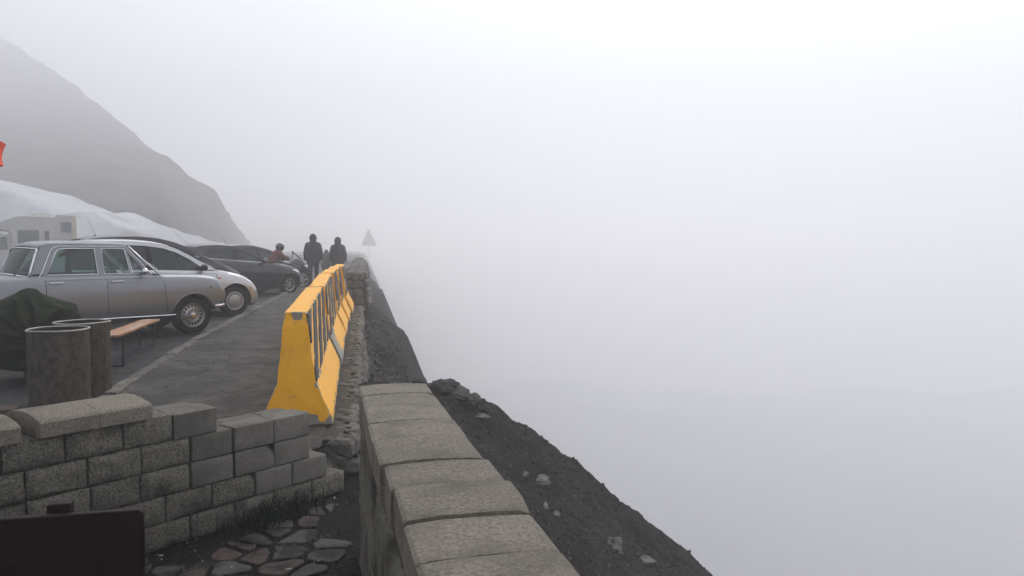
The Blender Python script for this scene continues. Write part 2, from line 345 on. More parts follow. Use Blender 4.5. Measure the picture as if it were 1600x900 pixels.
b = MB(); b.grid([[Vector((X, Y, terr(X, Y))) for Y in ys] for X in xs])
b.m = [1 if max(b.v[i][2] for i in f) < -22 else 0 for f in b.f]  # unseen deep floor made pale to lift the fog
tag(b.build('terrain', [M['scree'], M['fog_lift']], smooth_=True), kind='structure')
def hit(px, py, Ymax=60):
    a, c = ray(px, py); Y = 1.5
    while Y < Ymax:
        if CAMH+c*Y < terr(a*Y, Y): return Vector((a*Y, Y, terr(a*Y, Y)))
        Y += .02
    return Vector((a*8, 8, -3))
# loose stones over the scree
def lump(b, c, r, m=0, rnd=random):
    q = [Vector((1, 0, 0)), Vector((-1, 0, 0)), Vector((0, 1, 0)), Vector((0, -1, 0)), Vector((0, 0, 1)), Vector((0, 0, -1))]
    rot = Matrix.Rotation(rnd.uniform(0, 6.3), 3, Vector((rnd.uniform(-1, 1), rnd.uniform(-1, 1), rnd.uniform(-1, 1)+.01)).normalized())
    vs = [Vector(c)+rot @ (v*r*rnd.uniform(.6, 1.3)) for v in q]
    b.add(vs, [(0, 2, 4), (2, 1, 4), (1, 3, 4), (3, 0, 4), (2, 0, 5), (1, 2, 5), (3, 1, 5), (0, 3, 5)], m)
b = MB(); rg = random.Random(3)
for k in range(38000):
    Y = rg.uniform(4.2, 9.3); X = rg.uniform(-1.6, 3.4)
    if X < wall_off(Y)+.15: continue
    q_ = rg.random(); lump(b, (X, Y, terr(X, Y)), .004+.022*rg.random()**4, 0 if q_ < .30 else (2 if q_ < .27 else 1), rg)
for k in range(5000):
    Y = rg.uniform(10, 22); o = rg.uniform(.05, 1.0)
    X = wall_off(Y)+o
    lump(b, (X, Y, terr(X, Y)), .012+.05*rg.random()**4, 0, rg)
tag(b.build('gravel', [M['gravel'], M['darkrock'], M['ochre']]), 'loose dark stones strewn over the scree slope below the wall', 'gravel', kind='stuff')
# rocks
def rock(name, c, r, m, seed, flat=1.0):
    bb = MB(); n, k = 18, 12; P = []
    for i in range(k+1):
        a = math.pi*min(max(i/k, .01), .99); row = []
        for j in range(n):
            t = 2*math.pi*j/n; v = Vector((math.sin(a)*math.cos(t), math.sin(a)*math.sin(t), math.cos(a)))
            d = 1+.38*fbm(v*1.3+Vector((seed, seed*2, 1)))+.12*fbm(v*4+Vector((seed, 0, 1)))
            row.append(Vector((v.x*r[0]*d, v.y*r[1]*d, v.z*r[2]*d)))
        P.append(row)
    bb.grid(P, closev=True); return bb.build(name, m, smooth_=False, loc=c)
for (px, py, r, lab) in [
        (846, 748, (.10, .12, .06), 'pale grey rock patch breaking out of the upper scree slope'),
        (958, 852, (.10, .13, .13), 'tall whitish rock low on the scree slope near the frame bottom'),
        (1003, 874, (.12, .10, .04), 'thin pale rock beside the whitish one, farthest down the slope'),
        (820, 740, (.03, .10, .03), 'narrow light streak of rock just left of the pale patch'),
        (852, 790, (.03, .10, .03), 'long light sliver of rock just below the pale patch'),
        (868, 803, (.05, .05, .03), 'small light stone midway between the pale patch and the whitish rock'),
        (752, 648, (.09, .09, .03), 'light flat stone just under the crest near the cap stones')]:
    p = hit(px, py); tag(rock('rock', p-Vector((0, -r[1]*.2, r[2]*.55)), r, M['palerock'], px*.1), lab, 'rock', 'pale rocks in the scree')
for (px, py, r, lab) in [
        (656, 597, (.09, .12, .09), 'smallest dark boulder on the crest just behind the end of the cap stones'),
        (690, 602, (.20, .20, .10), 'widest dark boulder on the crest right of the parapet end'),
        (712, 610, (.16, .2, .09), 'dark boulder at the head of the slope, right of the widest one'),
        (735, 622, (.12, .16, .07), 'low dark boulder where the crest starts to fall away')]:
    p = pY(px, py, 8.8); p.z = terr(p.x, 8.8); tag(rock('boulder', p, r, M['darkrock'], px*.13), lab, 'boulder', 'dark boulders along the crest')
# drain pipe out of the bank
p = hit(577, 592); b = MB()
Mx = Matrix.Translation(p+Vector((.02, -.02, .03))) @ Vector((.35, -1, .15)).to_track_quat('Z', 'Y').to_matrix().to_4x4()
b.lathe([(.036, -.3), (.036, .1), (.045, .1), (.045, .13), (.024, .13), (.024, .0), (.001, .0)], n=20, M=Mx)
tag(b.build('drain_pipe', M['palerock'], smooth_=False), 'short pale pipe end sticking out of the dark bank beside the retaining wall', 'pipe')

# ------------------------------------------------------------------ parking, path, terrace
def sheet(name, pts_rows, m, kind='structure'):
    bb = MB(); bb.grid(pts_rows); o = bb.build(name, m, smooth_=True); tag(o, kind=kind); return o
yy = steps([(-30, 2, 6), (2, 6, 4), (6, 14, 24), (14, 60, 20), (60, 140, 4)])
sheet('parking_lot', [[Vector((lerp(-150, kerb_x(Y)-.13, u**.5), Y, park_z(Y)+.012*fbm((lerp(-150, kerb_x(Y), u**.5)*.3, Y*.3, 2)))) for u in [i/60 for i in range(61)]] for Y in yy], M['asphalt'])
yy = steps([(5.2, 14, 90), (14, 60, 60)])
def path_row(Y):
    x0 = kerb_x(Y)-.02; x1 = wall_off(Y)-.34; r = []
    for i in range(41):
        X = lerp(x0, x1, i/40)
        r.append(Vector((X, Y, path_z(Y)+.012*fbm((X*1.2, Y*1.2, 5))+.003*fbm((X*8, Y*8, 5)))))
    return r
rows = [path_row(Y) for Y in yy]
# wall geometry: front base line of the block wall
WA = pg(255, 858, TER); WB = pg(540, 766, TER); wd = (WB-WA).normalized(); wn = Vector((-wd.y, wd.x, 0))   # wn points behind the wall
def wp(s, t, z): return WA+wd*s+wn*t+Vector((0, 0, z-TER))
# keep the path behind the wall's back face
def clip_back(p):
    d = (p-WA).dot(wn)
    if d < .22: p = p+wn*(.22-d)
    return p
rows = [[clip_back(p) for p in r] for r in rows]
b = MB(); b.grid(rows)
tag(b.build('footpath', M['path'], smooth_=True), kind='structure')
# kerb: stones laid end to end
ke = tag(empty('kerb', (kerb_x(8), 8, path_z(8))), 'low worn kerb of pale stones between the path and the parked cars', 'kerb')
Y = 5.0; kk = 0
while Y < 46:
    L_ = .78+random.uniform(-.12, .2)
    a = Vector((kerb_x(Y), Y, path_z(Y))); c = Vector((kerb_x(Y+L_-.02), Y+L_-.02, path_z(Y+L_)))
    n_ = 5; P = []
    j = random.uniform(-.012, .012); sk = random.uniform(-.02, .02)
    for i in range(n_+1):
        t = i/n_; q = a.lerp(c, t); e = .012*(abs(t-.5)*2)**4
        w_ = .075
        def pt(dx, dz, s=0): return Vector((q.x+dx+sk*(t-.5)+.006*noise.noise(Vector((q.y*6, dx*9, 1))), q.y+dx*.17, q.z+dz+j+.008*noise.noise(Vector((q.y*7, dx*9, 5)))))
        P.append([pt(-w_, -.2), pt(-w_+e*.4, -.005-e), pt(-w_+.025, .018-e), pt(w_-.02, .022-e), pt(w_, .006-e), pt(w_, -.2)])
    bb = MB(); bb.grid(P, closev=True); o = len(bb.v)
    bb.f += [tuple(range(6)), tuple(range(n_*6+5, n_*6-1, -1))]; bb.m += [0, 0]
    ob = bb.build('kerb_stone', M['kerb'], ke, auto=40); ob.data.transform(Matrix.Translation(-ke.location))
    Y += L_
b = MB(); rg0 = random.Random(77)
for k in range(1500):
    Y = rg0.uniform(6.4, 20); X = lerp(kerb_x(Y), wall_off(Y)-.36, rg0.random()**(1 if k % 2 else 4))
    if (Vector((X, Y, 0))-Vector((pg(255, 858, TER).x, pg(255, 858, TER).y, 0))).dot(Vector((-.7987, .6017, 0))) < .45: continue
    p_ = Vector((X, Y, path_z(Y)+.012*fbm((X*1.2, Y*1.2, 5))+.004)); r_ = .004+.014*rg0.random()**4
    q_ = [p_+Vector((math.cos(a)*r_*rg0.uniform(.6, 1.3), math.sin(a)*r_*rg0.uniform(.6, 1.3), 0)) for a in (0, 1.3, 2.6, 3.9, 5.1)]
    b.add(q_+[p_+Vector((0, 0, r_*.7))], [(0, 1, 5), (1, 2, 5), (2, 3, 5), (3, 4, 5), (4, 0, 5)])
tag(b.build('grit', M['kerb']), 'fine pale grit and crumbs lying on the worn path', 'grit', kind='stuff')
# terrace soil and crazy paving
rows = []
for Y in steps([(-4, 1, 5), (1, 6.6, 60)]):
    r = []
    for i in range(61):
        x1 = min(-.55, -.235*(Y-4.4)-.85+.15) if Y < 4.6 else -.9-.19*(Y-4.6)
        X = lerp(-7, x1, i/60); p = Vector((X, Y, TER+.012*fbm((X*3, Y*3, 1))))
        d = (p-WA).dot(wn)
        if d > .25: p -= wn*(d-.25)
        r.append(p)
    rows.append(r)
b = MB(); b.grid(rows); terrace = tag(b.build('terrace', M['soil'], smooth_=True), kind='structure')
def clip_poly(poly, p, n):
    out = []
    for i in range(len(poly)):
        a = poly[i]; c = poly[(i+1) % len(poly)]; da = (a-p).dot(n); dc = (c-p).dot(n)
        if da <= 0: out.append(a)
        if (da < 0 < dc) or (dc < 0 < da): out.append(a+(c-a)*(da/(da-dc)))
    return out
rg = random.Random(11); sites = []
cs = .185
for i in range(-17, 2):
    for j in range(9, 35):
        sites.append(Vector(((i+rg.uniform(.02, .98))*cs*1.1, (j+rg.uniform(.02, .98))*cs, 0)))
nst = 0
for i, s in enumerate(sites):
    if (s-Vector((WA.x, WA.y, 0))).dot(wn) > -.16: continue
    if s.x > -.235*(s.y-4.4)-1.0: continue
    if rg.random() < .06: continue
    poly = [s+Vector((x, y, 0)) for x, y in ((-.4, -.4), (.4, -.4), (.4, .4), (-.4, .4))]
    for t in sites:
        d = t-s
        if t is s or d.length > .8: continue
        poly = clip_poly(poly, s+d*.5-d.normalized()*.014, d.normalized())
        if len(poly) < 3: break
    if len(poly) < 3: continue
    ar = sum(poly[k].x*poly[(k+1) % len(poly)].y-poly[k].y*poly[(k+1) % len(poly)].x for k in range(len(poly)))/2
    if abs(ar) < .004: continue
    cen = sum(poly, Vector())/len(poly)
    pl = []
    for k in range(len(poly)):
        a, c = poly[k], poly[(k+1) % len(poly)]
        if (c-a).length < .02: continue
        for t in (.15, .5, .85):
            q = a.lerp(c, t); q += (cen-q)*(.0+.11*rg.random()*(1 if t == .5 else .6)); pl.append(q)
    if len(pl) < 5: continue
    zt = TER+.012+rg.uniform(-.010, .008); tx, ty = rg.uniform(-.03, .03), rg.uniform(-.03, .03)
    n = len(pl); bb = MB()
    top = [Vector((q.x+(cen.x-q.x)*.06, q.y+(cen.y-q.y)*.06, zt+tx*(q.x-cen.x)+ty*(q.y-cen.y))) for q in pl]
    mid = [Vector((q.x, q.y, zt-.006+tx*(q.x-cen.x)+ty*(q.y-cen.y))) for q in pl]; bot = [Vector((q.x, q.y, TER-.03)) for q in pl]
    bb.add(top+mid+bot, [tuple(range(n))]+[(k, (k+1) % n, n+(k+1) % n, n+k) for k in range(n)]+[(n+k, n+(k+1) % n, 2*n+(k+1) % n, 2*n+k) for k in range(n)])
    red = rg.random() < .07 or (cen-Vector((-1.72, 4.5, 0))).length < .16
    o = bb.build('flagstone', M['flagred'] if red else M['flag'], terrace)
    nst += 1
# litter and pebbles on the terrace
b = MB(); rg = random.Random(5)
for k in range(60):
    p = Vector((rg.uniform(-2.6, -.9), rg.uniform(3.6, 6.4), TER+.03))
    if (p-WA).dot(wn) > -.1 or p.x > -.235*(p.y-4.4)-.9: continue
    if rg.random() < .4:
        a = rg.uniform(0, 3.1); b.bar(p, p+Vector((math.cos(a), math.sin(a), 0))*rg.uniform(.02, .035), .004, n=6)
    else: lump(b, p, rg.uniform(.004, .011), 0, rg)
tag(b.build('litter', M['litter']), 'pale cigarette ends and chips scattered on the dark terrace paving', 'litter', kind='stuff')
b = MB(); rg = random.Random(15)
for k in range(2600):
    p = Vector((rg.uniform(-3.0, -.8), rg.uniform(3.4, 6.2), TER+.004))
    if (p-WA).dot(wn) > -.02 or p.x > -.235*(p.y-4.4)-.83: continue
    lump(b, p, .003+.012*rg.random()**3, 0, rg)
tag(b.build('soil_crumbs', M['gravel']), 'small dark stones and crumbs in the soil between the flagstones', 'gravel', kind='stuff')
b = MB(); rg = random.Random(9)
for k in range(600):
    s = rg.gauss(.74, .16); t = -.02-abs(rg.gauss(0, .10)); p = wp(s, t, TER)
    h = rg.uniform(.04, .15); a = rg.uniform(0, 6.3); l = Vector((math.cos(a), math.sin(a), 0))*h*rg.uniform(.2, .8); w_ = Vector((-math.sin(a), math.cos(a), 0))*.004
    b.add([p-w_, p+w_, p+l*.4+Vector((0, 0, h*.7))+w_*.8, p+l*.4+Vector((0, 0, h*.7))-w_*.8, p+l+Vector((0, 0, h*.85))], [(0, 1, 2, 3), (3, 2, 4)])
tag(b.build('grass_tuft', M['grass']), 'dark green grass tuft growing at the foot of the block wall', 'grass', kind='stuff')

# ------------------------------------------------------------------ block wall on the left
bw = tag(empty('block_wall', tuple(WA)), 'unfinished wall of grey concrete blocks with stepped end, rounded caps on its left part', 'wall')
bwM = Matrix.Translation(-WA)
def block(name, s0, s1, z0, z1, t0, t1, m, rough=0, seed=0, chip=None, shift=0, rot=0, rd=.008, topslope=0):
    """a block in wall coordinates; front face (t0) is a grid that can be rough; edges softened"""
    nx, nz, ny = (11, 7, 2) if rough else (5, 4, 2)
    g = .004; s0 += g; s1 -= g; z0 += .002; z1 -= .003
    cs_ = (s0+s1)/2; ct = (t0+t1)/2
    bb = MB()
    def P(u, v, w):      # u along, v up, w depth 0 front 1 back
        s = lerp(s0, s1, u); z = lerp(z0, z1, v); t = lerp(t0, t1, w)
        eu = min(u, 1-u)*(s1-s0); ev = min(v, 1-v)*(z1-z0); ew = min(w, 1-w)*(t1-t0)
        # pull corners in
        for a_, b_ in ((0, 0),): pass
        if w == 0:
            e = min(eu, ev)
            if rough:
                t += rd*.8-rough*min(1, e/.03)*(.55+.8*fbm((s*9+seed, z*9, seed), 4))
            if e < 1e-6: t += rd*.5
        if chip:
            cu, cv, cr = chip; d = math.hypot((u-cu)*(s1-s0), (v-cv)*(z1-z0))
            if d < cr and w < .5: t += (cr-d)*.9; z -= (cr-d)*.35*(1 if cv > .5 else -1)
        if topslope and v == 1: z -= topslope*(1-w)*.5
        n_ = .0025*noise.noise(Vector((s*14, t*14, z*14+seed)))
        t += n_; z += n_
        ds, dt = s-cs_, t-ct; c_, s_ = math.cos(rot), math.sin(rot)
        return wp(cs_+ds*c_-dt*s_, ct+ds*s_+dt*c_+shift, z)
    U = [i/nx for i in range(nx+1)]; V = [i/nz for i in range(nz+1)]; W = [0, .08, .92, 1] if not rough else [0, .1, .9, 1]
    if not rough: U = [0, .03, .25, .5, .75, .97, 1]; V = [0, .06, .35, .65, .94, 1]
    bb.grid([[P(u, v, 0) for v in V] for u in U])
    bb.grid([[P(u, v, 1) for v in (0, 1)] for u in (0, 1)])
    bb.grid([[P(u, 1, w) for w in W] for u in U]); bb.grid([[P(u, 0, w) for w in W] for u in U])
    bb.grid([[P(0, v, w) for w in W] for v in V]); bb.grid([[P(1, v, w) for w in W] for v in V])
    me_o = bb.build(name, m, bw)
    bm = bmesh.new(); bm.from_mesh(me_o.data); bmesh.ops.remove_doubles(bm, verts=bm.verts, dist=.0004); bmesh.ops.recalc_face_normals(bm, faces=bm.faces); bm.to_mesh(me_o.data); bm.free()
    me_o.data.transform(bwM)
    set_auto(me_o.data, 38 if not rough else 50)
    bv = me_o.modifiers.new('bevel', 'BEVEL'); bv.width = .006; bv.segments = 2; bv.limit_method = 'ANGLE'; bv.angle_limit = R(50)
    return me_o
zr = [-.395, -.235, -.07, .097, .264, .43]
def tilt(k, s): return 0
D = .19
def row(k, items):
    for i, it in enumerate(items):
        s0, s1, typ = it[:3]; kw = it[3] if len(it) > 3 else {}
        z0, z1 = zr[k], zr[k+1]
        block('block', s0, s1, z0, z1, kw.pop('t0', 0)+random.uniform(-.004, .004), D, M['split'] if typ == 'r' else M['smoothblock'], .026 if typ == 'r' else 0, k*3.1+i*1.7, rot=random.uniform(-.006, .006), **kw)
row(0, [(-1.72, -1.40, 'r'), (-1.40, -1.08, 'r'), (-1.08, -.76, 'r'), (-.76, -.45, 'r'), (-.45, -.13, 'r'), (-.13, .185, 'r'), (.185, .5, 'r'), (.5, .81, 'r'), (.81, 1.134, 'r'), (1.134, 1.44, 'r')])
row(1, [(-1.55, -1.24, 'r'), (-1.24, -.92, 'r'), (-.92, -.6, 'r'), (-.6, -.28, 'r'), (-.28, .03, 'r'), (.03, .342, 'r'), (.342, .66, 'r', dict(chip=(1, 1, .05))), (.66, .957, 's'), (.957, 1.267, 's')])
row(2, [(-1.7, -1.4, 'r'), (-1.4, -1.07, 'r'), (-1.07, -.74, 'r'), (-.74, -.41, 'r'), (-.41, -.122, 'r'), (-.122, .194, 'r'), (.194, .494, 's'), (.505, .816, 's', dict(chip=(.97, 1, .07))), (.816, 1.118, 's')])
row(3, [(-1.7, -1.38, 'r'), (-1.38, -1.06, 'r'), (-1.06, -.743, 'r'), (-.743, -.422, 'r'), (-.422, -.115, 'r'), (-.115, .198, 'r'), (.198, .489, 's'), (.502, .81, 's'), (.81, 1.121, 's')])
row(4, [(-1.8, -1.48, 'r'), (-1.48, -1.16, 'r'), (-1.16, -.852, 'r'), (-.852, -.54, 'r'), (-.54, -.22, 'r'), (-.22, .084, 'r'), (.084, .38, 's', dict(topslope=.02))])
# back leaf of the wall
for k in range(5):
    S1 = [1.47, 1.30, 1.16, 1.12, .38][k]
    s = -1.8+(k % 2)*.16
    while s < S1-.02:
        e = min(s+.315, S1); 
        block('block', s, e, zr[k]-.0, zr[k+1]-(.012 if k in (3, 4) else .002), D+.012, D+.012+.16, M['smoothblock'], 0, k+s, rot=random.uniform(-.01, .01)); s = e
# cap stones on the left part
def capblock(parent, name, O, ax, ay, w, d, h, crown, m, seed, tr, nx=6, ny=12, chip=None):
    """O: corner at the bottom; ax along length (w), ay across (d); crowned top"""
    bb = MB(); U = [0, .03, .2, .5, .8, .97, 1]; V = [0, .03, .12, .3, .5, .7, .88, .97, 1]
    def P(u, v, q):
        x = u*w; y = v*d; z = 0
        if q:
            z = h+crown*(1-(2*v-1)**2)+.003*fbm((u*3+seed, v*4, 1))
            e = min(u, 1-u)*w; 
            if e < .002: z -= .003
            e2 = min(v, 1-v)*d
            if e2 < .002: z -= .008
        n_ = .003*noise.noise(Vector((u*5+seed, v*7, q)))
        x += n_
        if chip:
            dd = math.hypot((u-chip[0])*w, (v-chip[1])*d)
            if dd < chip[2]: z -= (chip[2]-dd)*.9*(1 if q else 0); y -= (chip[2]-dd)*.5*(1 if v > .5 else -1)*(.6+.5*noise.noise(Vector((u*30, v*30, 2))))
        return O+ax*x+ay*y+Vector((0, 0, z))
    bb.grid([[P(u, v, 1) for v in V] for u in U]); bb.grid([[P(u, v, 0) for v in V] for u in U])
    for uu in (0, 1): bb.grid([[P(uu, v, q) for v in V] for q in (0, 1)])
    for vv in (0, 1): bb.grid([[P(u, vv, q) for u in U] for q in (0, 1)])
    o = bb.build(name, m, parent)
    bm = bmesh.new(); bm.from_mesh(o.data); bmesh.ops.remove_doubles(bm, verts=bm.verts, dist=.0004); bmesh.ops.recalc_face_normals(bm, faces=bm.faces); bm.to_mesh(o.data); bm.free()
    o.data.transform(tr); set_auto(o.data, 22)
    return o
for (s0, s1, t0, z, sd_) in [(-.682, -.374, -.045, .433, 1), (-.371, -.07, -.045, .433, 2), (-1.12, -.765, -.02, .425, 3), (-1.44, -1.125, -.02, .425, 4), (-1.76, -1.445, -.02, .425, 5)]:
    capblock(bw, 'cap_stone', wp(s0, t0, z), wd, wn, s1-s0, .44, .085, .035, M['cap'], sd_, bwM)

# ------------------------------------------------------------------ parapet wall on the right
PL0 = Vector((-.905, 4.58, 0)); PL1 = Vector((-.255, 1.90, 0)); pd = (PL1-PL0).normalized(); pn = Vector((-pd.y, pd.x, 0))
if pn.x < 0: pn = -pn
pw = tag(empty('parapet_wall', (PL0.x, PL0.y, TER)), 'low parapet wall topped with wide flat cap stones running along the drop', 'wall')
pwM = Matrix.Translation(-pw.location)
ysj = [4.60, 4.30, 3.97, 3.62, 3.30, 2.935, 2.65, 2.325, 2.025, 1.71, 1.40, 1.08, .76, .44]
CAPT = .63
for i in range(len(ysj)-1):
    a = (PL0.y-ysj[i])/(-pd.y); c = (PL0.y-ysj[i+1])/(-pd.y)
    dz = [0, -.004, .001, -.002, .0, -.008, -.004, -.016, -.015, -.016, -.012, -.016, -.02][i]
    off = [.0, .002, 0, -.004, .0, .018, .03, .028, .03, .03, .02, .03, .03][i]
    gap = [.004, .004, .004, .002, .003, .009, .007, .008, .004, .004, .004, .004, .004][i]
    O = PL0+pd*(a+gap*.5)+pn*(off-.0); O.z = CAPT-.15+dz
    # slope the stones very slightly and rotate a hair
    r_ = random.uniform(-.008, .008); ax = (Matrix.Rotation(r_, 3, 'Z') @ pd); ay = (Matrix.Rotation(r_, 3, 'Z') @ pn)
    o = capblock(pw, 'cap_stone', O, ax, ay, (c-a)-gap, .405+random.uniform(-.004, .01),   .142, .010, M['cap'], i*2.3, pwM, chip=(.9, 1.0, .045) if i == 6 else ((.05, 1, .03) if i == 1 else None))
# body of the parapet: rough cast faces
b = MB(); rows = []
Ls = (PL1-PL0).length*1.62
U = [i/90 for i in range(91)]
def pbody(u, v, side):
    q = PL0+pd*(u*Ls)
    zt = CAPT-.152-.03; zb = TER-.15 if side == 0 else -4.2
    z = lerp(zb, zt, v)
    lat = -.005 if side == 0 else .385
    n_ = .022*fbm((q.y*5, z*5, 1+side*9), 5)+.008*fbm((q.y*22, z*22, 3), 3)
    if side == 0: lat -= .02*(1-v)+abs(n_)*1.2-.02
    else: lat += .10*(1-v)+n_
    return q+pn*lat+Vector((0, 0, z))
for u in U:
    r = [pbody(u, v/22, 0) for v in range(23)]+[pbody(u, 1-v/14, 1) for v in range(15)]
    rows.append(r)
b.grid(rows); o_ = len(b.v); n_ = len(rows[0]); b.f.append(tuple(range(n_))); b.m.append(0)
o = b.build('wall_body', M['render'], pw, auto=60); o.data.transform(pwM)
# dark infill that closes the gap below the cap joints
b = MB(); rows = []
for u in (0, 1):
    q = PL0+pd*(u*Ls); rows.append([q+pn*.03+Vector((0, 0, CAPT-.3)), q+pn*.03+Vector((0, 0, CAPT-.152)), q+pn*.37+Vector((0, 0, CAPT-.152)), q+pn*.37+Vector((0, 0, CAPT-.3))])
b.grid(rows); b.f.append((0, 1, 2, 3)); b.m.append(0)
o = b.build('mortar_bed', M['mortar'], pw); o.data.transform(pwM)

# ------------------------------------------------------------------ retaining wall that carries the barriers
rw = tag(empty('retaining_wall', (wall_off(7)-.1, 7, -.4)), 'rough stone retaining wall under the yellow barriers at the edge of the drop', 'wall')
rwM = Matrix.Translation(-rw.location)
b = MB(); rows = []
for Y in steps([(6.25, 12, 90), (12, 24, 70), (24, 48, 20)]):
    r = []
    for (o, z) in [(-.75, -.5), (-.75, path_z(Y)-.03), (-.32, path_z(Y)-.025), (-.2, path_z(Y)-.03), (-.13, path_z(Y)-.05), (-.07, path_z(Y)-.10)]+[(-.055+.01*k, path_z(Y)-.10-.22*k) for k in range(1, 9)]:
        n1 = .035*fbm((Y*3, z*3, 2))+.015*fbm((Y*11, z*11, 7)) if o > -.22 else 0
        r.append(Vector((wall_off(Y)+o+n1, Y, z+(n1*.5 if o > -.22 else 0))))
    rows.append(r)
b.grid(rows); b.f.append(tuple(range(len(rows[0])))); b.m.append(0)
o = b.build('wall_body', M['mortar'], rw, auto=50); o.data.transform(rwM)
rg = random.Random(21)
def stone_lump(parent, c, r, mt, tr, rg, ax=None):
    bb = MB(); n, k = 8, 5; sd_ = rg.uniform(0, 99); P = []
    for i in range(k+1):
        a = math.pi*min(max(i/k, .03), .97); rr = []
        for j in range(n):
            t = 2*math.pi*j/n; v = Vector((math.sin(a)*math.cos(t), math.sin(a)*math.sin(t), math.cos(a)))
            v = Vector([math.copysign(abs(q)**.6, q) for q in v])
            d = 1+.18*fbm(v*1.5+Vector((sd_, 0, 0)))
            rr.append(Vector(c)+Vector((v.x*r[0]*d, v.y*r[1]*d-v.x*r[0]*.19, v.z*r[2]*d)))
        P.append(rr)
    bb.grid(P, closev=True); o = bb.build('stone', mt, parent); o.data.transform(tr); return o
Y = 6.35
while Y < 19:                                           # ledge stones beside the barriers and the courses below
    L_ = rg.uniform(.16, .34)*(1 if Y < 12 else 1.5)
    stone_lump(rw, (wall_off(Y)-.175+rg.uniform(-.03, .02), Y+L_/2, path_z(Y)-.10), (.13, L_/2*.95, .07+rg.uniform(0, .02)), M['stone'], rwM, rg)
    Y += L_
for c_ in range(5):
    Y = 6.3+.1*c_
    while Y < (13 if c_ < 3 else 10):
        L_ = rg.uniform(.18, .42)
        stone_lump(rw, (wall_off(Y)-.075+.012*c_+rg.uniform(-.015, .02), Y+L_/2, path_z(Y)-.27-.19*c_+rg.uniform(-.02, .02)), (.075, L_/2*.96, .095), M['stone'], rwM, rg)
        Y += L_
# end of the wall facing the terrace
for k in range(16):
    o_x = rg.uniform(-.72, -.14)
    stone_lump(rw, (wall_off(6.3)+o_x, 6.27+rg.uniform(-.02, .04), rg.uniform(-.42, -.17)), (.08+rg.uniform(0, .05), .07, .06+rg.uniform(0, .03)), M['stone'], rwM, rg)
# far stone parapet beyond the barriers
fw = tag(empty('stone_parapet', (wall_off(19)-.2, 19, 0)), 'rough grey stone parapet continuing past the last yellow barrier into the fog', 'wall')
fwM = Matrix.Translation(-fw.location)
def fwh(Y): return .80+.05*fbm((Y*.8, 0, 3))
b = MB(); rows = []
for Y in steps([(18.9, 46, 110)]):
    h = fwh(Y); r = []
    for (o, z) in [(-.50, -.3), (-.48, h*.5), (-.47, h-.06), (-.4, h), (-.1, h), (.02, h-.08), (.05, h*.5), (.08, 0), (.12, -.8), (.15, -2.2)]:
        n1 = .04*fbm((Y*2.4, z*3, o*3)); r.append(Vector((wall_off(Y)+o+n1, Y, z+n1*.6)))
    rows.append(r)
b.grid(rows); b.f.append(tuple(range(len(rows[0])))); b.m.append(0)
o = b.build('wall_body', M['mortar'], fw, auto=50); o.data.transform(fwM)
for c_ in range(4):
    for face in (0, 1):
        Y = 18.9+.15*c_
        if face == 0:                                      # end face and side face towards the drop
            while Y < 30:
                L_ = rg.uniform(.3, .6)
                stone_lump(fw, (wall_off(Y)+.0+.015*(3-c_), Y+L_/2, .13+.2*c_), (.09, L_/2*.95, .105), M['stone'], fwM, rg); Y += L_
        elif c_ < 4:
            for k in range(2):
                stone_lump(fw, (wall_off(18.9)-.42+.26*k+rg.uniform(-.03, .03), 18.92, .13+.2*c_), (.14, .08, .1), M['stone'], fwM, rg)
Y = 18.95
while Y < 34:
    L_ = rg.uniform(.35, .7)
    stone_lump(fw, (wall_off(Y)-.22, Y+L_/2, fwh(Y)+.0), (.30, L_/2*.96, .05), M['stone'], fwM, rg); Y += L_

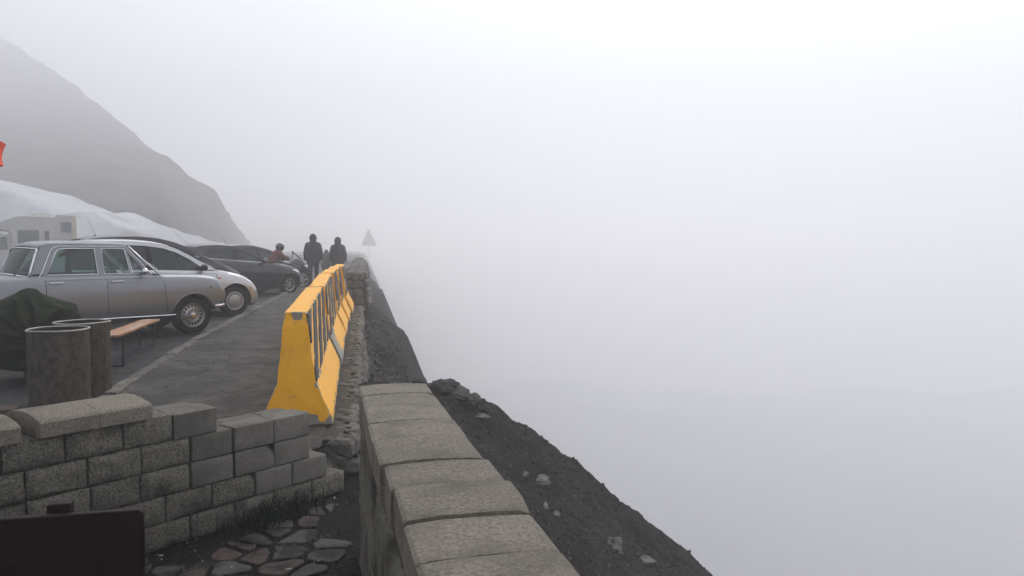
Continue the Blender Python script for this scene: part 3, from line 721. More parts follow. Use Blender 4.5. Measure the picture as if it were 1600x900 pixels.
# ------------------------------------------------------------------ yellow barriers
bdir = Vector((-.19, 1, 0)).normalized(); bnor = Vector((bdir.y, -bdir.x, 0))
prof = [(-.30, 0), (-.30, .06), (-.165, .36), (-.135, .62), (-.095, .97), (-.085, .98), (.085, .98), (.095, .97), (.135, .62), (.165, .36), (.30, .06), (.30, 0)]
def dense(pr, st):
    out = []
    for (a, c) in zip(pr, pr[1:]):
        n = max(1, int(math.hypot(c[0]-a[0], c[1]-a[1])/st))
        for i in range(n): out.append((lerp(a[0], c[0], i/n), lerp(a[1], c[1], i/n)))
    return out+[pr[-1]]
dprof = dense(prof, .05)
def barrier(k, start, L_, yaw, labels):
    root = tag(empty('concrete_barrier', start, math.atan2(bdir.y, bdir.x)+yaw), labels, 'barrier', 'yellow concrete barriers along the edge')
    bb = MB(); n = int(L_/.06); wear = []
    P = []
    def vtx(s, o, z, cap_=False):
        e = min(s, L_-s); edge = min([math.hypot(o-q[0], z-q[1]) for q in (prof[1], prof[2], prof[4], prof[7], prof[9], prof[10])])
        wv = (.42 if cap_ else max(0, 1-e/.03)*.65)+max(0, 1-edge/.022)*.40-(.42 if cap_ else 0)
        if z < .05: wv += .25
        if z < .02: wv += .3
        if k == 1 and o > .12 and s < 1.0 and z < .4: wv += 1.1*max(0, 1-s/1.0)
        if k == 0: wv += 1.0*max(0, 1-math.hypot(s*.8, (z-.965)*1.6, o*1.0+.0)/.085)+.5*max(0, 1-math.hypot(s, z-.37, o-.15)/.05)
        if k == 0 and s < .02 and z < .09 and o < .2 and o > -.1: wv += 1.1
        if k == 0 and s < .04 and o > .24: wv += .25
        n1 = .006*fbm((s*6+k*7, o*8, z*6))
        ch = (.018*max(0, noise.noise(Vector((s*9+k*5, o*9, z*9)))) if (e < .03 or edge < .02) else 0)
        sc_ = 1-.02*max(0, 1-e/.03)
        # local axes: x along the barrier, y to the left, right side is -y
        wear.append(min(wv, 2))
        return Vector((s+(ch if s < L_/2 else -ch)*(e < .03), -(o*sc_+n1-math.copysign(ch, o)), z+n1*.5-ch*.6*(z > .5)))
    for i in range(n+1):
        P.append([vtx(L_*i/n, o, z) for o, z in dprof])
    bb.grid(P)
    # end caps with interior rows so that paint wear reads there too
    m_ = len(dprof)
    for ei, s in ((0, 0), (1, L_)):
        base = len(bb.v); lv = [.0, .03, .06, .1, .15, .2, .25, .3, .36, .43, .5, .56, .62, .7, .75, .8, .84, .88, .91, .94, .965, .98]; rowsE = []
        for z in lv:
            hw = interp([(0, .30), (.06, .30), (.36, .165), (.62, .135), (.97, .095), (.98, .085)], z)
            rowsE.append([vtx(s, lerp(-hw, hw, q/12), z, True) for q in range(13)])
        bb.grid(rowsE)
    bb.v = [tuple(v) for v in bb.v]
    o = bb.build('barrier_body', M['yellow'], root)
    at = o.data.attributes.new('wear', 'FLOAT', 'POINT'); at.data.foreach_set('value', wear)
    set_auto(o.data, 28)
    # hollow foot notch at the near end is read as worn concrete; stripes on the side facing the drop
    s = -1.04+(.0 if k == 0 else .13*k % .5)
    while s < L_:
        bb = MB(); wS = .50; run = 1.05; P = []                     # diagonal band, clipped to the length of the block
        for i in range(15):
            t = i/14; z = lerp(.375, .962, t); hw = interp([(.36, .165), (.62, .135), (.97, .095)], z)
            x0 = min(max(s+run*t+.03*noise.noise(Vector((s, t*3, k))), .012), L_-.012); x1 = min(max(s+run*t+wS+.03*noise.noise(Vector((s+9, t*3, k))), .012), L_-.012)
            if x1-x0 < .004: continue
            P.append([Vector((lerp(x0, x1, q/4), -(hw+.009+.003*noise.noise(Vector((q, i, s*3)))), z)) for q in range(5)]+[Vector((lerp(x1, x0, q/4), -(hw-.012), z)) for q in range(5)])
        if len(P) > 2:
            bb.grid(P, closev=True); m_ = len(P)*10; bb.f += [tuple(range(10)), tuple(range(m_-1, m_-11, -1))]; bb.m += [0, 0]
            bb.build('stripe', M['stripe'], root)
        s += .86
    return root
labs = ['nearest yellow concrete barrier with dark stripes, chipped at its top corner', 'second yellow barrier from the front, its foot broken down to bare concrete',
        'third yellow barrier from the front, just past the broken one', 'fourth yellow barrier from the front, next to last in the row', 'farthest yellow striped barrier beside the grey stone parapet']
p0 = Vector((-1.85, 6.65, 0))
for k in range(5):
    s = [0, 2.93, 5.66, 7.64, 9.67][k]; q = p0+bdir*s+bnor*[0, .008, .012, .02, .05][k]; q.z = path_z(q.y)+.0
    o = barrier(k, q, [2.88, 2.68, 1.93, 1.98, 2.05][k], [.005, .008, .012, .012, .004][k], labs[k])
    o.rotation_euler.y = -math.atan2(path_z(q.y+2.8)-path_z(q.y), 2.9)

# ------------------------------------------------------------------ cars
def inset(t):
    return smooth([(0, .055), (.12, .02), (.35, .0), (.6, .0), (.8, .018), (.93, .045), (1.0, .085)], t)
class Car:
    def __init__(s, name, label, contact, psi, p, paint, cat='car', group='cars parked side by side along the kerb'):
        s.p = p; s.paint = paint
        W = p['W']; ps = R(psi)
        left = Vector((-math.sin(ps), math.cos(ps), 0)); c = Vector((contact[0], contact[1], park_z(contact[1])))+left*(W-.05)
        s.root = tag(empty(name, c, ps), label, cat, group)
        s.W = W
    def w(s, x): return smooth(s.p['w'], x)
    def zt(s, x): return smooth(s.p['top'], x)
    def zb(s, x): return smooth(s.p['bot'], x)
    def side(s, x, z, off=0, sgn=-1):
        zb, zt = s.zb(x), s.zt(x); t = (z-zb)/(zt-zb)
        return Vector((x, sgn*(s.w(x)-inset(min(max(t, 0), 1))+off), z))
    def body(s):
        p = s.p; b = MB(); c0, c1 = p['cabin']; x0, x1 = p['top'][0][0], p['top'][-1][0]
        xs = sorted(set([round(x0+(x1-x0)*i/56, 4) for i in range(57)]+[c0, c0+.01, c1-.01, c1]))
        P = []; T = [0, .06, .13, .22, .33, .45, .57, .68, .78, .86, .93, 1]
        for x in xs:
            zb, zt, w_ = s.zb(x), s.zt(x), s.w(x); cr = interp(p['crown'], x); cab = c0+.005 < x < c1-.005
            half = [(0, zb+.03), (w_*.5, zb+.01), (w_*.88, zb)]+[(w_-inset(t), lerp(zb, zt, t)) for t in T]
            if cab: half += [(w_-.11, zt-.005), (w_-.125, zt-.03), (w_-.14, .5), (w_*.4, .42), (0, .42)]
            else: half += [(w_-.12, zt+.012), (w_-.2, zt+cr*.35), (w_*.5, zt+cr*.75), (w_*.25, zt+cr*.95), (0, zt+cr)]
            P.append([Vector((x, -y, z)) for y, z in half]+[Vector((x, y, z)) for y, z in half[-2:0:-1]])
        n = len(P[0]); b.grid(P, closev=True)
        b.f += [tuple(range(n)), tuple(len(b.v)-n+k for k in range(n-1, -1, -1))]; b.m += [0, 0]
        # cabin faces get the interior material
        o = b.build('car_body', [s.paint, M['interior'], M['black']])
        for f in o.data.polygons:
            c = f.center
            if c0+.002 < c.x < c1-.002 and abs(c.y) < s.w(c.x)-.115 and c.z < s.zt(c.x)-.02 and c.z > .41: f.material_index = 1
            if c.z < s.zb(c.x)+.02: f.material_index = 2
        for ax in p['axles']:
            for sg in (-1, 1):
                cb = MB(); Mx = Matrix.Translation((ax, sg*(s.W-.26), p['wr'])) @ Matrix.Rotation(R(90)*-sg, 4, 'X')
                cb.lathe([(.0001, 0), (p['ar'], 0), (p['ar'], .6), (.0001, .6)], n=40, M=Mx)
                cu = cb.build('cutter', M['black'])
                bm = bmesh.new(); bm.from_mesh(cu.data); bmesh.ops.remove_doubles(bm, verts=bm.verts, dist=.001); bmesh.ops.recalc_face_normals(bm, faces=bm.faces); bm.to_mesh(cu.data); bm.free()
                md = o.modifiers.new('cut', 'BOOLEAN'); md.operation = 'DIFFERENCE'; md.object = cu; md.solver = 'EXACT'
                try: md.material_mode = 'TRANSFER'
                except Exception: pass
                bpy.context.view_layer.update(); dg = bpy.context.evaluated_depsgraph_get()
                me = bpy.data.meshes.new_from_object(o.evaluated_get(dg)); o.modifiers.clear(); o.data = me
                bpy.data.objects.remove(cu)
        set_auto(o.data, 32)
        o.parent = s.root; s.bodyo = o
    def patch(s, name, x0, x1, z0, z1, off, m, sgn=-1, dx0=0, dx1=0, nx=10, nz=8, parent=None, th=.012):
        b = MB(); A = []; B = []
        for i in range(nx+1):
            ra = []; rb = []
            for j in range(nz+1):
                t = j/nz; z = lerp(z0(i/nx) if callable(z0) else z0, z1(i/nx) if callable(z1) else z1, t)
                x = lerp(x0+dx0*t, x1+dx1*t, i/nx)
                ra.append(s.side(x, z, off, sgn)); rb.append(s.side(x, z, off-th, sgn))
            A.append(ra); B.append(rb)
        b.grid(A); b.grid(B)
        for i in (0, nx): b.grid([A[i], B[i]])
        b.grid([[r[0] for r in A], [r[0] for r in B]]); b.grid([[r[-1] for r in A], [r[-1] for r in B]])
        o = b.build(name, m, parent or s.root)
        bm = bmesh.new(); bm.from_mesh(o.data); bmesh.ops.remove_doubles(bm, verts=bm.verts, dist=.0003); bmesh.ops.recalc_face_normals(bm, faces=bm.faces); bm.to_mesh(o.data); bm.free()
        set_auto(o.data, 35); return o
    def gy(s, z):                                        # greenhouse half width at height z
        p = s.p; t = (z-p['zbelt'])/(p['zroof']-p['zbelt']); return lerp(p['W']-.10, p['wtop'], min(max(t, 0), 1.1))
    def sideframe(s, outer, holes, m, sgn):
        polys = [[Vector((x, z, 0)) for x, z in outer]]+[[Vector((x, z, 0)) for x, z in h] for h in holes]
        flat = [v for pl in polys for v in pl]; tr = tessellate_polygon(polys)
        b = MB(); V0 = [(v.x, sgn*s.gy(v.y), v.y) for v in flat]; V1 = [(v.x, sgn*(s.gy(v.y)-.03), v.y) for v in flat]
        n = len(flat); b.add(V0+V1, [tuple(t) for t in tr]+[tuple(n+i for i in t) for t in tr])
        o = 0
        for pl in polys:
            k = len(pl); b.f += [(o+i, o+(i+1) % k, n+o+(i+1) % k, n+o+i) for i in range(k)]; b.m += [0]*k; o += k
        return b.build('window_frame', m, s.root)
    def pane(s, poly, m, sgn, name='side_window', inn=.015):
        n = len(poly); b = MB(); b.add([(x, sgn*(s.gy(z)-inn), z) for x, z in poly]+[(x, sgn*(s.gy(z)-inn-.004), z) for x, z in poly], [tuple(range(n)), tuple(range(2*n-1, n-1, -1))])
        return b.build(name, m, s.root)
    def loft(s, name, arc, bulge, m, inn=0, border=0, parent=None, solid=0):
        b = MB(); P = []; n = len(arc)
        for i, (x, z) in enumerate(arc):
            a = arc[max(i-1, 0)]; c = arc[min(i+1, n-1)]; d = Vector((c[0]-a[0], 0, c[1]-a[1])).normalized(); nr = Vector((-d.z, 0, d.x))
            if nr.z < 0: nr = -nr
            bl = bulge[i] if isinstance(bulge, (list, tuple)) else bulge
            ye = s.gy(z)-inn; row_ = []
            for k in range(13):
                u = -1+k/6; row_.append(Vector((x, ye*u, z))+nr*(bl*(1-u*u)-inn*.5))
            P.append(row_)
        b.grid(P); o = b.build(name, m, parent or s.root, smooth_=True)
        if solid: md = o.modifiers.new('solid', 'SOLIDIFY'); md.thickness = solid; md.offset = 0
        return o
    def wheel(s, x, sgn, style):
        p = s.p; r = p['wr']; Mx = Matrix.Rotation(R(90)*-sgn, 4, 'X')          # local Z -> outward
        b = MB(); tw = .085; rim = r*.64
        b.lathe([(rim, -tw), (r*.93, -tw), (r*.985, -tw*.8), (r, -tw*.45), (r, tw*.45), (r*.985, tw*.8), (r*.93, tw), (r*.72, tw*1.02), (rim, tw*.9), (rim*.97, tw*.3), (rim, -tw)], n=44, M=Mx)
        t = b.build('wheel', M['tyre'], s.root, auto=35, loc=(x, sgn*(s.W-.05-tw), r))
        b = MB()
        if style == 'steel':
            b.lathe([(rim, tw*.85), (rim*.96, tw*.95), (rim*.90, tw*.8), (rim*.84, tw*.55), (rim*.83, tw*.5)], n=44, M=Mx)
            b.lathe([(rim*.62, tw*.62), (rim*.5, tw*.85), (rim*.42, tw*.72), (rim*.3, tw*.7), (rim*.29, tw*1.1), (rim*.22, tw*1.25), (.001, tw*1.28)], n=36, M=Mx)
            for k in range(16):
                a = 2*math.pi*(k+.5)/16; ca, sa = math.cos(a), math.sin(a); hw_ = rim*.075
                q = [Mx @ Vector((ca*rr-sa*e, sa*rr+ca*e, hz)) for rr, hz in ((rim*.6, tw*.62), (rim*.85, tw*.54)) for e in (-hw_, hw_)]
                q2 = [v-Mx @ Vector((0, 0, .012)) for v in q]
                b.add(q+q2, [(0, 1, 3, 2), (4, 6, 7, 5), (0, 2, 6, 4), (1, 5, 7, 3)])
            b.build('rim', M['dull'], t, auto=30)
            bb = MB(); bb.lathe([(.001, tw*1.3), (rim*.14, tw*1.3), (rim*.2, tw*1.24)], n=20, M=Mx)
            for k in range(3):
                a = 2*math.pi*k/3+.5; bb.sph(Mx @ Vector((math.cos(a)*rim*.12, math.sin(a)*rim*.12, tw*1.3)), .008)
            bb.build('hub_cap', M['chrome'], t)
        elif style == 'cover':
            b.lathe([(rim*.98, tw*.92), (rim*.9, tw*.98), (rim*.84, tw*.92), (rim*.8, tw*.9)], n=44, M=Mx)
            b.lathe([(rim*.66, tw*.92), (rim*.55, tw*1.05), (rim*.3, tw*1.16), (.001, tw*1.2)], n=40, M=Mx)
            for k in range(18):
                a = 2*math.pi*(k+.5)/18; ca, sa = math.cos(a), math.sin(a); hw_ = rim*.06
                q = [Mx @ Vector((ca*rr-sa*e, sa*rr+ca*e, hz)) for rr, hz in ((rim*.64, tw*.92), (rim*.82, tw*.9)) for e in (-hw_, hw_)]
                b.add(q, [(0, 1, 3, 2)])
            b.build('wheel_cover', M['coverpl'], t, auto=30)
        else:
            b.lathe([(rim, tw*.85), (rim*.97, tw*.98), (rim*.9, tw*.9), (rim*.88, tw*.5)], n=44, M=Mx)
            b.lathe([(rim*.22, tw*.9), (rim*.12, tw*1.0), (.001, tw*1.0)], n=20, M=Mx)
            for k in range(7):
                a = 2*math.pi*(k+.5)/7; ca, sa = math.cos(a), math.sin(a)
                q = [Mx @ Vector((ca*rr-sa*e, sa*rr+ca*e, hz)) for rr, hz, hw_ in ((rim*.12, tw*.95, rim*.09), (rim*.93, tw*.85, rim*.12)) for e in (-hw_, hw_)]
                q2 = [v-Mx @ Vector((0, 0, .03)) for v in q]
                b.add(q+q2, [(0, 1, 3, 2), (4, 6, 7, 5), (0, 2, 6, 4), (1, 5, 7, 3)])
            b.build('rim', M['alloy'], t, auto=30)
        bb = MB(); bb.lathe([(.001, tw*.28), (rim*.985, tw*.28)], n=30, M=Mx); bb.build('dark_wheel_backing', M['black'], t)  # black disc painting the shade behind the wheel openings
    def seats(s, xs_, h=.98):
        for x, fr in xs_:
            for y in (-.36, .36):
                b = MB(); Mx = Matrix.Translation((x, y, .42)) @ Matrix.Rotation(R(-14), 4, 'Y')
                b.box((0, 0, (h-.42)/2), (.12, .46, h-.42), 0, Mx)
                o = b.build('seat', M['seatfab'], s.root, bevel=.05)
                if fr:
                    b = MB(); b.box((-.01, 0, h-.42+.09), (.08, .26, .17), 0, Mx); b.bar(Mx @ Vector((0, 0, h-.5)), Mx @ Vector((0, 0, h-.38)), .02)
                    b.build('headrest', M['seatfab'], o, bevel=.03)
        b = MB(); b.prism([(s.p['dash']-.0, .5), (s.p['dash']+.02, s.p['zbelt']-.07), (s.p['dash']+.12, s.p['zbelt']-.02), (s.p['dash']+.5, s.p['zbelt']-.03), (s.p['dash']+.5, .5)], -(s.W-.16), s.W-.16)
        b.build('dashboard', M['interior'], s.root)
        b = MB(); c = Vector((s.p['dash']-.12, .36, s.p['zbelt']-.04)); q = Matrix.Translation(c) @ Matrix.Rotation(R(-62), 4, 'Y')
        b.tube([q @ Vector((.19*math.cos(a), .19*math.sin(a), 0)) for a in [2*math.pi*k/24 for k in range(24)]], .012, closed=True)
        b.bar(q @ Vector((-.19, 0, 0)), q @ Vector((.19, 0, 0)), .012); b.bar(q @ Vector((0, 0, 0)), q @ Vector((0, 0, -.2)), .025)
        b.build('steering_wheel', M['black'], s.root)
    def mirror(s, x, z, sgn, m, size=(.07, .16, .11), out=.06):
        b = MB(); y = sgn*(s.W-.09+out)
        b.sph((x, y+sgn*.06, z), (size[0], size[1]*.6, size[2]*.6), n=14, k=10); b.bar((x+.02, sgn*(s.W-.1), z-.04), (x, y+sgn*.03, z-.01), .018)
        b.build('wing_mirror', m, s.root, smooth_=True)
    def handle(s, x, z, sgn, m, parent=None):
        b = MB(); a = s.side(x-.09, z, .012, sgn); c = s.side(x+.09, z, .012, sgn)
        mid = Vector((0, sgn*.022, 0))
        b.tube([a-mid*.8, a+mid*.8, (a+c)/2+mid*1.3, c+mid*.8, c-mid*.8], .010, n=8); b.build('door_handle', m, parent or s.root)

# ---- classic silver saloon
P1 = dict(W=.80, wr=.315, ar=.355, axles=[0, -2.65],
    top=[(-3.85, .80), (-3.7, .90), (-3.2, .965), (-2.6, 1.0), (-1.4, .995), (-.55, .985), (-.2, .975), (.15, .96), (.38, .93), (.52, .87), (.59, .74)],
    bot=[(-3.85, .50), (-3.6, .36), (-3.1, .30), (-2.3, .33), (-1.3, .335), (-.4, .33), (.2, .36), (.45, .42), (.59, .50)],
    w=[(-3.85, .62), (-3.65, .73), (-3.1, .79), (-2, .80), (-.5, .80), (.1, .80), (.40, .785), (.52, .76), (.59, .71)],
    crown=[(-3.85, .02), (-2.6, .03), (-.6, .035), (.2, .03), (.56, .02)], cabin=(-2.36, -.50), zbelt=.985, zroof=1.47, wtop=.585, dash=-.95)
c1 = Car('classic_car', 'grey silver classic four-door saloon with chrome window frames, nearest car', (-5.27, 12.87), 48, P1, M['silverold'])
c1.body()
for sg in (-1, 1):
    outer = [(-2.36, .985), (-2.235, 1.37), (-2.18, 1.44), (-2.10, 1.472), (-1.5, 1.48), (-1.05, 1.47), (-.97, 1.455), (-.62, .985)]
    h1 = [(-2.14, 1.03), (-2.0, 1.36), (-1.95, 1.405), (-1.88, 1.415), (-1.46, 1.415), (-1.445, 1.03)]
    h2 = [(-1.355, 1.03), (-1.355, 1.415), (-1.02, 1.41), (-.965, 1.03)]
    h3 = [(-.93, 1.03), (-.985, 1.385), (-.72, 1.025)]
    c1.sideframe(outer, [h1, h2, h3], M['silverold'], sg)
    for h in (h1, h2, h3): c1.pane(h, M['glassclear'], sg)
    def tr(pl, r, cl=True, off=.006): 
        b = MB(); b.tube([(x, sg*(c1.gy(z)+off), z) for x, z in pl], r, closed=cl, n=6); return b.build('window_trim', M['chrome'], c1.root)
    for h in (h1, h2, h3): tr(h, .009)
    tr([(-2.25, .995), (-2.19, 1.10), (-2.06, 1.39), (-2.02, 1.43), (-1.94, 1.452), (-1.0, 1.447), (-.64, 1.0)], .008, False)
    
    # louvre at the foot of the rear pillar
    b = MB(); b.box((-2.27, sg*(c1.gy(1.03)+.001), 1.035), (.13, .01, .028)); b.build('air_vent', M['black'], c1.root)
    # doors, black gap panels, handles
    c1.patch('door_gap_dark', -2.19, -.435, .355, .955, .0015, M['black'], sg, dx0=0, dx1=-.05, nx=24)  # black panel under the doors, shade of the shut gaps as colour
    d = c1.patch('door', -2.18, -1.352, lambda u: .365, lambda u: .95, .006, M['silverold'], sg, dx0=0, nx=14); c1.handle(-2.05, .915, sg, M['chrome'], d)
    d = c1.patch('door', -1.343, -.447, .365, .95, .006, M['silverold'], sg, dx1=-.05, nx=14); c1.handle(-1.2, .915, sg, M['chrome'], d)
    b = MB(); b.tube([c1.side(x, c1.zb(x)+.012, .012, sg) for x in [-2.2+i*.19 for i in range(11)]], .013, n=6); b.build('sill_trim', M['chrome'], c1.root)
    c1.mirror(-.80, 1.06, sg, M['chrome'], (.05, .12, .09), .05)
    b = MB(); b.sph(c1.side(.30, .77, .004, sg), (.016, .012, .016)); b.build('marker_lamp', M['black'], c1.root)
    # lip of the front wheel arch
    for ax in (0, -2.65):
        b = MB(); pts = []
        for k in range(25):
            a = R(-18)+R(216)*k/24; x = ax+.37*math.cos(a); z = .315+.37*math.sin(a)
            if z > c1.zb(x)+.005: pts.append(c1.side(x, z, .004, sg))
        b.tube(pts, .011, n=6); b.build('arch_lip', M['silverold'], c1.root, smooth_=True)
    for ax in (0, -2.65): c1.wheel(ax, sg, 'steel')
c1.loft('roof', [(-2.22, 1.415), (-2.18, 1.45), (-2.08, 1.475), (-1.8, 1.482), (-1.4, 1.482), (-1.1, 1.475), (-.97, 1.458)], [.05, .048, .045, .05, .05, .045, .04], M['silverold'], solid=.02)
c1.loft('rear_window', [(-2.235, 1.405), (-2.29, 1.28), (-2.345, 1.12), (-2.38, 1.0)], [.06, .09, .12, .14], M['glassclear'], inn=.01)
b = MB()
def rearedge(x, z, bl, u): return Vector((x-bl*(1-u*u)*.93, c1.gy(z)*u, z+bl*(1-u*u)*.3))
ring = [rearedge(-2.235, 1.41, .06, -1+k/5) for k in range(11)]+[rearedge(lerp(-2.235, -2.38, k/5), lerp(1.41, 1.005, k/5), .1, 1) for k in range(1, 5)]+[rearedge(-2.38, 1.005, .14, 1-k/5) for k in range(11)]+[rearedge(lerp(-2.38, -2.235, k/5), lerp(1.005, 1.41, k/5), .1, -1) for k in range(1, 5)]
b.tube(ring, .014, closed=True, n=6); b.build('rear_window_frame', M['chrome'], c1.root, smooth_=True)
c1.loft('windscreen', [(-.95, 1.452), (-.79, 1.28), (-.65, 1.13), (-.52, 1.0)], [.05, .11, .16, .20], M['glassclear'], inn=-.004)
b = MB(); b.tube([(-.95, -c1.gy(1.455), 1.455), (-.73, -c1.gy(1.22), 1.22), (-.52, -c1.gy(1.0)-.005, 1.0), (-.43, -.56, 1.005), (-.34, -.3, 1.01), (-.31, 0, 1.012), (-.34, .3, 1.01), (-.43, .56, 1.005), (-.52, c1.gy(1.0)+.005, 1.0), (-.73, c1.gy(1.22), 1.22), (-.95, c1.gy(1.455), 1.455)], .012, n=6)
b.build('windscreen_frame', M['chrome'], c1.root, smooth_=True)
b = MB(); b.box((0, 0, 0), (.085, .004, .035)); o = b.build('sticker', M['blueprint'], c1.root); o.location = (-2.52, -.58, 1.045); o.rotation_euler = (0, 0, R(60))
b = MB(); P = []
for i_ in range(7):
    P.append([Vector((-1.86+.30*i_/6+.05*v_/4, -.25+.02*math.sin(i_*1.7), 1.27+.10*i_/6+.09*v_/4+.008*math.sin(i_*2+v_))) for v_ in range(5)])
b.grid(P); o = b.build('orange_stand_in', M['orange'], c1.root, smooth_=True); o['label'] = 'orange stand-in for the shape seen through the rear door window'  # added piece standing in for an orange shape at the window
md = o.modifiers.new('solid', 'SOLIDIFY'); md.thickness = .01
c1.seats([(-1.30, 0), (-2.12, 0)], .99)
b = MB(); b.tube([c1.side(.36, .45, .02, -1), c1.side(.46, .45, .03, -1), Vector((.60, -.62, .45)), Vector((.66, 0, .45)), Vector((.60, .62, .45)), c1.side(.46, .45, .03, 1), c1.side(.36, .45, .02, 1)], .03, n=8); b.build('front_bumper', M['chrome'], c1.root, smooth_=True)
b = MB(); b.tube([c1.side(-3.55, .47, .03, -1), Vector((-3.86, -.64, .47)), Vector((-3.93, 0, .47)), Vector((-3.86, .64, .47)), c1.side(-3.55, .47, .03, 1)], .035, n=8); b.build('rear_bumper', M['chrome'], c1.root, smooth_=True)
for sg in (-1, 1):
    b = MB(); b.sph((.555, sg*.5, .66), (.03, .085, .085)); b.build('headlight', M['lamp'], c1.root, smooth_=True)
    b = MB(); b.box((-3.84, sg*.55, .68), (.03, .14, .12)); b.build('tail_light', M['red'], c1.root, bevel=.01)
b = MB(); b.box((.558, 0, .65), (.02, .72, .17)); b.build('grille', M['black'], c1.root)
b = MB(); b.tube([(-.86, -.02, 1.46), (-.84, 0, 1.38)], .006, n=5); b.sph((-.84, 0, 1.36), (.02, .09, .03)); b.build('rear_view_mirror', M['black'], c1.root)
b = MB(); b.sph((-.88, -.01, 1.27), (.012, .02, .03)); b.bar((-.87, 0, 1.34), (-.88, -.01, 1.29), .002); b.build('hanging_air_freshener', mat('mint_green', (.25, .6, .42)), c1.root)

# ---- generic modern car
def modern(name, label, contact, psi, paint, top, bot, arc, belt, win, wheelstyle, W=.85, wr=.31, glass='glass', handles=(-1.33,), door=(-1.62, -.42), bars=(), ant=None, repeater=True, lampz=(.60, .78), lampx=(.22, .52), chromebelt=False):
    tail = top[0][0]; nose = top[-1][0]
    P = dict(W=W, wr=wr, ar=wr+.055, axles=[0, tail+.75], top=top, bot=bot,
        w=[(tail, W-.14), (tail+.2, W-.04), (tail+.6, W), (-.3, W), (.15, W-.015), (.38, W-.07), (nose-.06, W-.17), (nose, W-.26)],
        crown=[(tail, .02), (arc[0][0], .03), (arc[-1][0], .05), (.2, .06), (nose, .03)], cabin=(arc[0][0]+.12, arc[-1][0]-.03), zbelt=belt, zroof=max(z for x, z in arc), wtop=W-.26, dash=arc[-1][0]-.42)
    c = Car(name, label, contact, psi, P, paint); c.body()
    # arc split: rear glass, roof, windscreen
    n = len(arc); zmax = P['zroof']
    i0 = next(i for i in range(n) if arc[i][1] > zmax-.10); i1 = max(i for i in range(n) if arc[i][1] > zmax-.14)
    dn = []
    for k in range(61):
        x = lerp(arc[0][0], arc[-1][0], k/60); dn.append((x, smooth(arc, x)))
    rearp = [q for q in dn if q[0] <= arc[i0][0]]; roofp = [q for q in dn if arc[i0][0]-.02 <= q[0] <= arc[i1][0]+.02]; frontp = [q for q in dn if q[0] >= arc[i1][0]]
    c.loft('roof', roofp, .045, paint, solid=.02)
    c.loft('rear_window', rearp, [.045+.03*(1-k/max(1, len(rearp)-1)) for k in range(len(rearp))], M['glassdark'], inn=.012)
    c.loft('windscreen', frontp, [.045+.09*k/(len(frontp)-1) for k in range(len(frontp))], M['glassclear'], inn=.012)
    for sg in (-1, 1):
        outer = [(arc[0][0]-.02, belt-.03)]+dn+[(arc[-1][0]+.04, belt-.03)]
        outer = [q if q[1] > belt-.03 else (q[0], belt-.03) for q in outer]
        c.sideframe(outer, [win], paint, sg)
        c.pane(win, M[glass], sg)
        for bx in bars:
            zt_ = max([z for x, z in win if abs(x-bx) < .5]+[belt+.2]); zt_ = min(smooth(arc, bx)-.07, zt_+.02)
            b = MB(); b.box((0, 0, 0), (.09, .02, 1)); b.v = [(bx+v[0]-.04*(v[2]), sg*(c.gy(lerp(belt, zt_, v[2]+.5))-.008)+v[1], lerp(belt-.0, zt_, v[2]+.5)) for v in b.v]
            b.build('door_pillar', M['black'], c.root)
        b = MB(); b.tube([(x, sg*(c.gy(z)+.002), z) for x, z in win], .009, closed=True, n=5); b.build('window_seal', M['black'], c.root)
        if chromebelt:
            q = [win[0], win[1]]; b = MB(); b.tube([(x, sg*(c.gy(z)+.010), z-.012) for x, z in q], .012, n=6); b.build('belt_trim', M['chrome'], c.root)
        zt_ = lambda x: c.zt(x)-.06
        c.patch('door_gap_dark', door[0]-.012, door[1]+.012, .3, lambda u: zt_(lerp(door[0], door[1], u))+.005, .0015, M['black'], sg, nx=16)  # black sheet behind the door paints its gap dark
        d = c.patch('door', door[0], door[1], .31, lambda u: zt_(lerp(door[0], door[1], u)), .006, paint, sg, nx=14)
        for hx in handles: c.handle(hx, c.zt(hx)-.12, sg, M['black'] if paint is M['silver'] else paint, d)
        if repeater:
            b = MB(); b.sph(c.side(-.34, .80, .006, sg), (.045, .012, .018)); b.build('side_indicator', M['amber'], c.root)
        c.mirror(win[-1][0]-.12 if False else min(win[1][0]-.06, -.62), c.zt(-.6)+.07, sg, M['black'] if paint is M['silver'] else paint)
        for ax in P['axles']: c.wheel(ax, sg, wheelstyle)
        for ax in P['axles']:
            b = MB(); pts = []
            for k in range(25):
                a = R(-10)+R(200)*k/24; x = ax+(P['ar']+.01)*math.cos(a); z = wr+(P['ar']+.01)*math.sin(a)
                if z > c.zb(x)+.005: pts.append(c.side(x, z, .0, sg))
            b.tube(pts, .010, n=6); b.build('arch_lip', paint, c.root, smooth_=True)
        c.patch('headlight', lampx[0], lampx[1], lambda u: lerp(lampz[1]-.03, lampz[0], u), lambda u: min(lerp(lampz[1], lampz[0]+.09, u), c.zt(lerp(lampx[0], lampx[1], u))-.005), .008, M['lamp'], sg, nx=8, nz=4)
        b = MB(); b.box((tail+.03, sg*(W-.2), .78), (.05, .16, .3)); b.build('tail_light', M['red'], c.root, bevel=.01)
        # bumper seam
        b = MB(); b.tube([c.side(nose-.27+.0*k, lerp(.22, .6, k/5), .002, sg) for k in range(6)], .004, n=4); b.build('bumper_seam', M['black'], c.root)
    b = MB(); b.box((nose+.0, 0, .4), (.03, .9, .16)); b.build('grille', M['black'], c.root)
    c.seats([(-1.35, 1), (-2.15, 1)], belt-.0)
    if ant:
        b = MB(); b.bar(ant[0], ant[1], .004, r2=.002, n=5); b.sph(ant[0], (.03, .02, .012)); b.build('antenna', M['black'], c.root)
    return c
